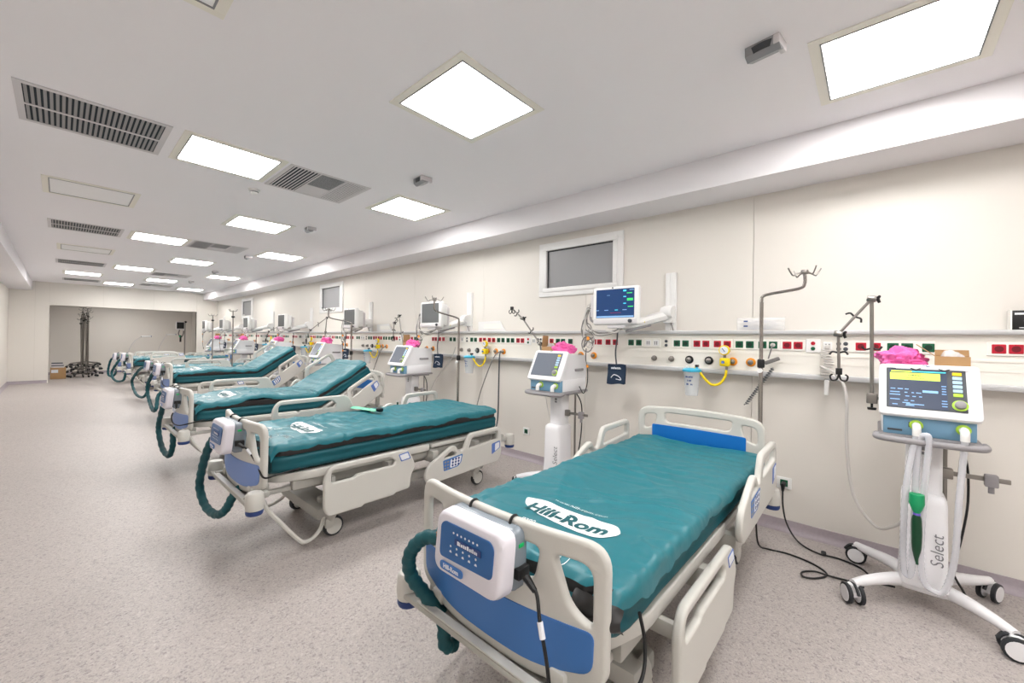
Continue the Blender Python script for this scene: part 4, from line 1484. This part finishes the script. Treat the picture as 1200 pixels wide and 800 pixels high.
def monitor(x, y, rz, label, lit, cables=True):
    t = thing('patient_monitor', label, 'monitor', (x, y, 1.62), rz, 'patient monitors on wall arms')
    mb = MB().box(-.035, .035, -.225, .225, .02, .37, .022, 3)
    part('housing', mb, 'white', t, 50)
    part('rear_case', MB().box(.03, .14, -.17, .17, .05, .34, .025, 3), 'white', t, 50)
    part('module_rack', MB().box(.14, .20, -.13, .13, .04, .30, .012), 'vent_frame', t)
    s_ = part('screen', MB().box(-.0375, -.034, -.19, .185, .085, .345, .001), 'screen_blue' if lit else 'screen_mon_off', t, 0)
    part('front_strip', MB().box(-.038, -.033, -.215, .215, .03, .075, .003), 'vent_frame', t)
    part('knob', MB().lathe([(.017, 0), (.016, .02), (.012, .023)], o=(-.036, -.155, .055), ax=(-1, 0, 0), n=16), 'darkgrey', t)
    part('camera_dot', MB().lathe([(.007, 0), (.007, .002)], o=(-.0345, .02, .357), ax=(-1, 0, 0), n=10), 'black', t)
    part('base_plate', MB().box(-.02, .10, -.10, .08, -.01, .025, .008), 'vent_frame', t)
    part('handle', MB().tube(catmull([(.04, .22, .05), (.02, .27, .07), (.02, .275, .15), (.04, .23, .22)], 5), .012, 8), 'vent_grey', t)
    part('side_module', MB().box(.0, .10, .225, .27, .10, .31, .008), 'vent_frame', t)
    if lit:
        for (y0, z0, w, h, m) in ((-.10, .325, .03, .014, 'ui_cyan'), (-.165, .33, .04, .006, 'ui_blue'), (-.145, .302, .05, .008, 'ui_green'), (-.10, .272, .026, .008, 'ui_cyan'), (-.15, .245, .055, .022, 'ui_green'),
                                  (-.10, .212, .026, .008, 'ui_cyan'), (-.155, .182, .05, .008, 'ui_green'), (.06, .29, .03, .003, 'ui_blue'), (.17, .155, .03, .006, 'ui_blue'), (.08, .155, .04, .006, 'ui_blue'), (-.02, .155, .03, .006, 'ui_cyan'), (-.10, .155, .04, .006, 'ui_blue'),
                                  (.0, .13, .08, .003, 'red'), (-.05, .13, .03, .003, 'red')):
            part('screen_reading', MB().box(-.0385, -.037, y0 - w / 2, y0 + w / 2, z0 - h / 2, z0 + h / 2), m, t, 0)
        part('screen_strip', MB().box(-.0382, -.037, -.185, .18, .088, .103), 'ui_blue', t, 0)
    if cables:
        rnd = random.Random(int(y * 100))
        for k in range(13):
            a, b, c = rnd.uniform(-.03, .03), rnd.uniform(-.05, .05), rnd.uniform(-.04, .04)
            st = (.04, .27, .16 + .013 * k)
            if k < 5:
                p = [st, (.03 + a, .31, .17 + .01 * k), (.0, .345 + b * .3, .05 + a), (.0, .35 + c * .4, -.04), (.01, .33 + b * .5, -.12 + c), (.0, .31 + a, -.17 + b), (.0, .26 + a, -.16 + c), (.02, .24, -.08), (.0, .28 + c, -.02)]
            else:
                p = [st, (.02, .32, .10 + a), (.01, .30 + a, .0 + b * .5), (.0, .18 + b, -.04 + a), (.0, .05 + b, -.045 + c * .8), (.02, -.04, -.01 + a * .4), (.04, -.06, .03)]
            part('lead_wire', MB().tube(catmull(p, 6), .0045 if k % 3 else .007, 6), 'cable_grey' if k % 2 else 'cable_white', t, 60)
        loop = [(.0, .30 + .06 * math.cos(q), -.16 + .075 * math.sin(q)) for q in [i * .45 for i in range(15)]]
        part('lead_coil', MB().tube(loop, .006, 6), 'cable_grey', t, 60)
        part('lead_plug', MB().tube([(-.005, .29, -.09), (-.01, .285, -.12)], .014, 8), 'orange', t)
        part('lead_plug', MB().tube([(.0, .30, -.36), (.0, .29, -.385)], .011, 8), 'orange', t)
        part('sensor_lead', MB().tube(catmull([(.0, .31, -.2), (.01, .32, -.3), (.0, .30, -.36), (.0, .29, -.45), (.02, .31, -.56), (.04, .36, -.64), (.06, .42, -.58)], 6), .005, 6), 'black', t, 60)
    return t


MY = [1.76, 4.5, 6.8, 10.05, 12.7, 15.2, 17.5]
MOUNT = [1.45, 4.29, 7.04, 9.71, 12.25, 14.9, 17.2]
ML = ['blue-screened patient monitor on the wall arm above the ' + BREF[0]] + ['grey-screened patient monitor on a wall arm behind the ' + BREF[i] for i in range(1, 7)]
for i in range(7):
    mx_ = 3.38
    monitor(mx_, MY[i], 0, ML[i], i == 0)
    wall_mount(MOUNT[i], (mx_ + .09, MY[i] - .03 if i not in (2,) else MY[i] + .05, 1.625), 'white monitor arm on a wall track behind the ' + BREF[i], i < 2)
for i, (y, x) in enumerate([(1.855, 3.58), (4.58, 3.55), (7.35, 3.55), (9.9, 3.55), (12.5, 3.55), (15.0, 3.4)]):
    t = thing('blood_pressure_cuff', 'navy blood pressure cuff hanging behind the ' + BREF[i], 'cuff', (x, y, 1.27), R(3), 'blood pressure cuffs')
    part('cuff', MB().grid(lambda u, v: Vector((.006 * math.sin(v * 5), -.09 + .18 * u + .006 * v, -.19 * v + .006 * math.sin(u * 6))), 10, 10).grid(lambda u, v: Vector((.016 + .006 * math.sin(v * 5), -.09 + .18 * u, -.185 * v)), 10, 10), 'cuff', t, 60)
    part('cuff_lettering', place(scribble(.10, .02, 3), (-.008, .0, -.035), (0, -1, 0), (0, 0, 1)), 'label_white', t, 0)
    part('cuff_mark', MB().tube(catmull([(-.008, .05, -.13), (-.008, .02, -.10), (-.008, -.03, -.115), (-.008, -.05, -.145), (-.008, .0, -.14)], 5), .004, 5), 'label_white', t, 60)
    part('air_tube', MB().tube(catmull([(.0, .0, .0), (.0, .01, .12), (.01, .0, .25), (.0, -.01, .35 if i < 3 else .3)], 5), .008, 7), 'darkgrey', t, 60)

# ------------------------------------------------------------------ suction regulators and canisters
SY = [.94, 3.83, 6.55, 9.4, 12.0, 14.6]
for i, y in enumerate(SY):
    t = thing('suction_regulator', 'yellow suction regulator with gauge behind the ' + BREF[i], 'regulator', (XT, y, 1.336), 0, 'yellow suction regulators')
    part('body', MB().box(-.105, -.045, -.035, .04, -.04, .03, .012, 3), 'yellow', t, 50)
    part('stem', MB().lathe([(.018, -.045), (.018, -.10)], ax=(1, 0, 0), n=12).lathe([(.03, -.02), (.03, -.045)], ax=(1, 0, 0), n=14), 'orange', t)
    part('neck', MB().lathe([(.012, .02), (.012, .06)], o=(-.075, .005, 0), n=10), 'steel', t)
    gz = part('gauge', MB().lathe([(.040, -.055), (.042, -.06), (.042, -.088), (.038, -.092)], o=(0, .008, .095), ax=(1, 0, 0), n=24), 'yellow', t, 40)
    part('gauge_face', MB().lathe([(.033, -.0922), (.033, -.093)], o=(0, .008, .095), ax=(1, 0, 0), n=24), 'label_white', gz)
    part('gauge_needle', MB().tube([(-.0945, .022, .112), (-.0945, .0, .082)], .003, 4), 'blue_dark', gz)
    part('knob', MB().lathe([(.012, -.105), (.012, -.118)], o=(0, .01, -.005), ax=(1, 0, 0), n=12), 'label_blue', t)
    part('outlet', MB().lathe([(.01, -.075), (.01, -.035)], o=(-.075, -.01, 0), n=10), 'steel', t)
    h = [(-.075, -.01, -.07), (-.08, .0, -.13), (-.09, .04, -.19), (-.10, .10, -.20), (-.11, .155, -.15), (-.12, .20, -.085), (-.12, .235, -.066)]
    part('suction_hose', MB().tube(catmull(h, 7), .0105, 8), 'yellow', t, 60)
    c = thing('suction_canister', 'clear suction canister with cyan lid behind the ' + BREF[i], 'canister', (XT - .12, y + .255, 1.03), 0, 'suction canisters')
    part('jar', MB().lathe([(.048, 0), (.052, .004), (.066, .19), (.07, .21)], n=20), 'canister', c, 40)
    part('lid', MB().lathe([(.076, .208), (.078, .214), (.078, .225), (.06, .236), (.02, .24)], n=20).lathe([(.012, .236), (.012, .262)], o=(0, -.04, 0), n=8), 'cyan', c)
    part('hanger', MB().box(.05, .095, -.03, .03, .18, .205, .004), 'plate', c)
    for q, tw in enumerate((.06, .035, .05)):
        part('scale_marking', place(scribble(tw, .016, q + i), (-.066 + .004 * q, 0, .165 - q * .032), (0, -1, 0), (0, 0, 1)), 'blue_dark', c, 0)
    part('vent_plug', MB().lathe([(.014, .236), (.014, .25), (.008, .256)], o=(0, .04, 0), n=10), 'white', c)
    part('lever', MB().box(-.02, .02, -.055, -.03, .25, .27, .004), 'black', c)

# ------------------------------------------------------------------ IV poles


def iv_pole(x, y, z0, zb, out, rise, label, hooks=4, stand=False, r=.0125, black=False):
    t = thing('iv_pole', label, 'IV pole', (x, y, 0), 0, 'IV poles on the beds')
    part('tube', MB().lathe([(r * 1.15, z0), (r * 1.15, zb - .45), (r, zb - .44), (r, zb)], n=12), 'chrome', t)
    o = Vector(out)
    top = Vector((0, 0, zb)) + o + Vector((0, 0, rise))
    if o.length > .01:
        pth = catmull([(0, 0, zb - .02), (0, 0, zb + .01), o * .1 + Vector((0, 0, zb + .05)), o * .85 + Vector((0, 0, zb + rise * .42)), o + Vector((0, 0, zb + rise * .58)), top], 5)
        part('bent_rod', MB().tube(pth, r * .8, 10), 'chrome', t, 60)
    part('lock_collar', MB().lathe([(r * 1.7, zb - .47), (r * 1.9, zb - .46), (r * 1.9, zb - .42), (r * 1.6, zb - .41)], n=12), 'black', t)
    part('lock_knob', MB().lathe([(.016, -.02), (.016, -.045)], o=(0, 0, zb - .49), ax=(1, 0, 0), n=10), 'white', t)
    part('head', MB().lathe([(.02, -.012), (.024, .0), (.02, .016)], o=top, n=12), 'black' if black else 'steel', t)
    for k in range(hooks):
        a = k * 2 * math.pi / hooks + .7
        d = Vector((math.cos(a), math.sin(a), 0))
        part('hook', MB().tube(catmull([top, top + d * .045 + Vector((0, 0, -.008)), top + d * .075 + Vector((0, 0, -.022)), top + d * .095 + Vector((0, 0, .0)), top + d * .11 + Vector((0, 0, .028))], 4), .0045, 6), 'steel', t, 60)
    return t


iv_pole(3.36, .61, .42, 1.79, (0, -.25, 0), .19, 'bent chrome IV pole at the head of the bed beside the lit ventilator')
iv_pole(3.26, 3.80, .42, 1.70, (-.30, .10, 0), .26, 'bent chrome IV pole at the head of the second bed from lit ventilator')
iv_pole(3.10, 6.22, .42, 1.68, (-.30, .15, 0), .24, 'bent chrome IV pole at the head of the third bed from lit ventilator')
# ------------------------------------------------------------------ small things on and below the rail
ZR = 1.599
t = thing('tubing_bag', 'clear plastic bag of coiled tubing on the service rail', 'bag', (3.84, .70, ZR))
part('bag', MB().grid(lambda u, v: Vector((-.03 - .02 * math.sin(math.pi * u) * math.sin(math.pi * v) + .006 * n1(u * 8, v * 8), -.17 + .34 * u, .003 + .10 * v)), 24, 10), 'plastic_bag', t, 60)
for k in range(3):
    part('coiled_tube', MB().tube([(-.02, .0 + (.12 - .012 * k) * math.cos(q * .4), .047 + (.036 - .006 * k) * math.sin(q * .4)) for q in range(17)], .004, 6), 'tube_clear', t, 60)
for zz in (.035, .075):
    part('blue_print', MB().box(-.054, -.052, .085, .115, zz - .006, zz + .006), 'blue_dark', t, 0)
for i, (y, x) in enumerate([(3.85, 3.85), (6.55, 3.85)]):
    t = thing('document_folder', 'white folder leaning on the service rail behind the ' + BREF[i + 1], 'folder', (x, y, ZR))
    part('cover', MB().prism(rpoly([(-.26, 0), (.26, 0), (.25, .13), (-.16, .14)], .01), lambda q: Vector((.03 - q[1] * .1, q[0], q[1])), lambda q: Vector((.036 - q[1] * .1, q[0], q[1]))), 'white', t)
    part('sheet', MB().box(.020, .022, -.18, .14, .03, .11, mtx=Matrix.Translation((0, 0, 0))), 'plate', t, 0)
t = thing('black_equipment_box', 'black box with red and white print at the end of the service rail', 'box', (3.83, -.76, ZR))
part('case', MB().box(-.03, .06, -.155, .155, .0, .115, .004), 'black', t)
part('edge_strip', MB().box(-.031, .05, .152, .158, 0, .117), 'plate', t, 0)
for (y0, z0, w, h, m) in ((.12, .095, .045, .012, 'label_white'), (.06, .10, .03, .014, 'label_white'), (.095, .06, .022, .026, 'label_white'), (.055, .062, .045, .026, 'red'), (.11, .012, .03, .004, 'label_white')):
    part('print', MB().box(-.0318, -.030, y0 - w / 2, y0 + w / 2, z0 - h / 2, z0 + h / 2), m, t, 0)
# call handset on a plug
t = thing('call_handset', 'grey plug-in call handset hanging under a green socket', 'handset', (XT, .609, 1.482))
part('plug', MB().lathe([(.016, -.012), (.016, -.034), (.01, -.04)], ax=(1, 0, 0), n=12), 'cable_white', t)
part('cord', MB().tube(catmull([(-.035, 0, 0), (-.05, .01, -.05), (-.05, .025, -.11)], 6), .005, 6), 'cable_grey', t, 60)
part('handset', MB().box(-.06, -.035, -.055, .055, -.015, .015, .008, mtx=Matrix.Translation((0, 0, -.125)) @ Matrix.Rotation(R(-24), 4, 'X')), 'cable_grey', t)
t = thing('coiled_call_cord', 'white coiled call cord hanging from a wall plate near the lit ventilator', 'cord', (XT, .264, 1.48))
part('plug', MB().box(-.035, -.012, -.015, .015, -.02, .01, .004), 'cable_white', t)
cc = [(-.045 + .02 * math.cos(i * .9), .0 + .03 * math.sin(i * .9) + .012 * math.sin(i * .13), -.02 - .0028 * i) for i in range(80)]
part('coil', MB().tube(cc, .004, 5), 'cable_white', t, 60)
part('handset', MB().box(-.06, -.035, -.014, .014, -.36, -.25, .007), 'white', t)
# coiled grey cord behind the bed next to the pole
cc = [(3.78 - .02 + .015 * math.cos(i * 1.3), .60 + .0021 * i + .015 * math.sin(i * 1.3), 1.30 - .0035 * i) for i in range(90)]
tag(part('spiral_cord', MB().tube(cc, .0035, 5), 'darkgrey', None, 60), 'dark spiral cord slanting down behind the first IV pole by the headboard', 'cord')
# gas hoses hanging from the outlets
HL = [('white gas hose', 'white gas supply hose looping from the service rail to the lit ventilator', 'cable_white', .0095,
       [(3.78, .30, 1.33), (3.66, .20, 1.28), (3.60, .145, 1.15), (3.6, .14, .82), (3.58, .10, .48), (3.52, -.01, .33), (3.44, -.09, .38), (3.40, -.14, .45)]),
      ('black gas hose', 'dark gas hose hanging from an orange outlet behind the second bed', 'darkgrey', .009, [(3.76, 3.565, 1.34), (3.74, 3.565, 1.25), (3.74, 3.57, .9), (3.72, 3.56, .5), (3.6, 3.5, .3)]),
      ('grey gas hose', 'thin grey hose slanting down behind the second bed from the lit ventilator', 'cable_grey', .007, [(3.80, 3.60, 1.345), (3.73, 3.66, 1.25), (3.66, 3.80, .85), (3.60, 3.86, .5)]),
      ('grey drain hose', 'grey hose hanging behind the third bed from the lit ventilator', 'cable_grey', .007, [(3.80, 6.36, 1.345), (3.73, 6.42, 1.25), (3.68, 6.6, .85), (3.6, 6.7, .5)]),
      ('white feed hose', 'white hose curving down beside the canister of the second bed', 'cable_white', .008, [(3.74, 4.42, 1.38), (3.72, 4.5, 1.2), (3.66, 4.75, .9), (3.6, 4.9, .6), (3.5, 4.95, .5)]),
      ('white low hose', 'thin white hose hanging behind the ventilator stand of the second bed', 'cable_white', .005, [(3.8, 2.9, 1.2), (3.8, 2.88, .9), (3.75, 2.78, .65), (3.65, 2.65, .55), (3.5, 2.48, .5)])]
for nm, lb, m, r, p in HL:
    tag(part('gas_hose', MB().tube(catmull(p, 8), r, 8), m, None, 60), lb, 'hose')
# wall sockets near the floor with cords
for i, (y, z) in enumerate([(.535, .38), (3.225, .355), (6.1, .36), (8.9, .36)]):
    t = thing('power_socket', ['white wall socket with black plug above the baseboard', 'white wall socket with green insert between the first two beds', 'white wall socket behind the third bed from the lit ventilator', 'white wall socket behind the fourth bed from the lit ventilator'][i], 'socket', (XW, y, z), 0, 'low wall sockets')
    part('frame', MB().box(-.012, 0, -.05, .05, -.045, .045, .004), 'white', t)
    part('insert', MB().box(-.016, -.01, -.026, .026, -.026, .026, .003), 'green', t)
    part('well', MB().lathe([(.018, -.0162), (.018, -.017)], ax=(1, 0, 0), n=12), 'green_dark', t)
t = thing('floor_cable', 'black power cord from the wall plug running over the floor to the ventilator', 'cord', (3.86, .535, 0))
part('plug', MB().tube([(.015, 0, .38), (-.03, 0, .375), (-.035, 0, .33)], [.018, .016, .009], 10), 'black', t)
q = [(3.82, .535, .34), (3.81, .53, .22), (3.78, .50, .10), (3.70, .42, .02), (3.62, .30, .008), (3.63, .18, .008), (3.58, .06, .008), (3.44, -.02, .01), (3.40, -.1, .03)]
part('cable', MB().tube(catmull([(a - 3.86, b - .535, c) for a, b, c in q], 8), .006, 7), 'black', t, 60)
part('cable_tie', MB().lathe([(.018, -.012), (.02, 0), (.018, .012)], o=(3.63 - 3.86, .26 - .535, .012), ax=(.3, -1, 0), n=10), 'black', t)
q = [(3.14, .60, .44), (3.2, .60, .28), (3.30, .60, .08), (3.44, .555, .008), (3.46, .44, .008), (3.42, .30, .008), (3.33, .22, .008), (3.22, .27, .010), (3.18, .33, .014), (3.24, .34, .014), (3.30, .28, .016), (3.31, .20, .012), (3.33, .10, .010), (3.30, .04, .012)]
tag(part('bed_cable', MB().tube(catmull(q, 8), .006, 7), 'black', None, 60), 'black bed power cord looping on the floor toward the ventilator wheels', 'cord')

# ------------------------------------------------------------------ alcove
def iv_stand(x, y, h, rz, lean, label, sc=1, group='IV stands parked in the alcove', zo=0):
    t = thing('iv_stand', label, 'IV stand', (x, y, 0), rz, group)
    part('pole', MB().tube([(0, 0, .10 + zo), (lean, 0, h)], .014, 8), 'steel', t)
    for k in range(5):
        a = k * 1.2566
        d = Vector((math.cos(a), math.sin(a), 0))
        lg = part('leg', MB().tube(catmull([(0, 0, .14 + zo), d * .12 + Vector((0, 0, .12 + zo)), d * .32 * sc + Vector((0, 0, .085 + zo))], 4), .018, 6), 'steel', t)
        part('caster', MB().lathe([(.03, -.015), (.038, 0), (.03, .015)], o=d * .32 * sc + Vector((0, 0, .038 + zo)), ax=(-d.y, d.x, 0), n=10), 'rubber', lg)
    for k in range(4):
        a = k * 1.57 + .4
        d = Vector((math.cos(a), math.sin(a), 0))
        tp = Vector((lean, 0, h))
        part('hook', MB().tube(catmull([tp, tp + d * .07 + Vector((0, 0, -.02)), tp + d * .11 + Vector((0, 0, .03))], 3), .006, 5), 'steel', t)
    part('lock_knob', MB().lathe([(.02, -.03), (.025, 0), (.02, .03)], o=(lean * .9, 0, h * .93), ax=(1, 0, 0), n=8), 'black', t)


iv_stand(2.66, 11.05, 2.06, .3, 0, 'straight IV stand with black knob beside the fifth bed from lit ventilator', .6, None)
iv_stand(2.72, 13.2, 2.02, .7, 0, 'straight IV stand with black knob beside the sixth bed from lit ventilator', .8, None)
rnd = random.Random(4)
for k in range(12):
    x = .50 + .045 * (k % 4) + rnd.uniform(-.02, .02)
    y = 20.0 + .09 * (k // 4) + rnd.uniform(-.03, .03)
    iv_stand(x, y, 1.95 + .08 * (k % 6) + rnd.uniform(-.03, .03), rnd.uniform(0, 1.2), rnd.uniform(-.04, .05), 'chrome IV stand in the nested cluster parked in the alcove', 1.1, zo=.075 * (k // 2))
t = thing('packing_carton', 'brown cardboard carton on the floor by the alcove opening', 'box', (-.03, 19.7, 0))
part('carton', MB().box(-.17, .17, -.17, .17, 0, .36, .004), 'card', t)
part('paper_label', MB().box(-.15, .0, -.174, -.169, .2, .3), 'label_white', t, 0)
for k, (z, m) in enumerate(((.363, 'vent_frame'), (.415, 'darkgrey'), (.445, 'vent_frame'), (.49, 'darkgrey'))):
    b = part('flat_case', MB().box(-.15, .13 - .01 * k, -.15, .15, 0, .044 if k % 2 == 0 else .026, .004), m, None)
    b.location = (-.03, 19.7, z)
    tag(b, ['lowest pale case stacked on the brown carton', 'dark case above the lowest pale case on the carton', 'upper pale case between two dark cases on the carton', 'topmost dark case of the stack on the carton'][k], 'case', 'cases on the carton')
for k, (x, y, bx, z) in enumerate(((2.17, 20.6, 1.7, 1.38), (2.93, 20.8, 2.55, 1.47))):
    t = thing('gooseneck_lamp', 'gooseneck exam lamp with flat white head, ' + ('nearer the IV stand cluster' if k == 0 else 'nearer the alcove monitor'), 'lamp', (bx, y, 0), 0, 'gooseneck exam lamps')
    part('base', MB().lathe([(.16, 0), (.16, .02), (.03, .05)], n=16), 'white', t)
    part('post', MB().lathe([(.014, .04), (.014, .75)], n=8), 'steel', t)
    part('gooseneck', MB().tube(catmull([(0, 0, .74), (.03, 0, .95), (.18, 0, z - .14), (x - bx - .12, 0, z)], 7), .009, 6), 'vent_frame', t, 60)
    part('lamp_head', MB().box(x - bx - .14, x - bx + .14, -.07, .07, z - .02, z + .035, .02, 3), 'white', t)
    part('lamp_cap', MB().box(x - bx + .08, x - bx + .16, -.05, .05, z - .01, z + .04, .015), 'blue_dark', t)
t = thing('monitor_trolley', 'grey-screened monitor on a chrome stand inside the alcove', 'monitor stand', (3.1, 19.9, 0))
part('pole', MB().lathe([(.02, .08), (.02, 2.0)], o=(.12, 0, 0), n=10), 'steel', t)
for k in range(5):
    a = k * 1.2566
    part('leg', MB().tube([(.12, 0, .12), (.12 + .3 * math.cos(a), .3 * math.sin(a), .06)], .016, 6), 'steel', t)
part('screen_housing', MB().box(-.16, .10, -.08, .02, 1.66, 1.98, .015), 'vent_frame', t)
part('screen', MB().box(-.14, .08, -.085, -.079, 1.71, 1.95), 'black', t, 0)
part('cable_bundle', MB().tube(catmull([(-.05, -.05, 1.66), (-.08, -.06, 1.5), (.0, -.05, 1.38), (.06, -.05, 1.5), (.08, 0, 1.62)], 5), .02, 6), 'cable_grey', t, 60)
part('hand_piece', MB().tube([(-.02, -.06, 1.45), (-.02, -.06, 1.2)], .03, 8), 'black', t)
part('hand_grip', MB().tube([(-.05, -.06, 1.45), (-.02, -.06, 1.38)], .03, 8), 'green_cap', t)
part('knob', MB().lathe([(.04, -.03), (.04, .03)], o=(.13, -.02, 1.97), ax=(0, 1, 0), n=10), 'black', t)

t = thing('ceiling_light', 'unseen square ceiling light added to brighten the alcove', 'ceiling light', (1.5, 20.0, 2.6), 0, 'square ceiling light panels')  # out-of-view panel, added because the alcove was too dark without it
link('frame', lf, t)
link('lip', lip, t)
link('diffuser', ld, t)
cr = MB()
cr.grid(lambda u, v: Vector((.04 - .04 * math.sin(math.pi * u) * (.6 + .4 * math.sin(9 * v)) - .012 * n1(u * 3, v * 4, 2), -.475 + .17 * v, .615 + .075 * u - .02 * math.sin(math.pi * v) * (1 - u) + .006 * n1(u * 3, v * 5, 5))), 16, 24)
part('loose_skirt_fold', cr, 'skirt', MATT[0][0], 180)
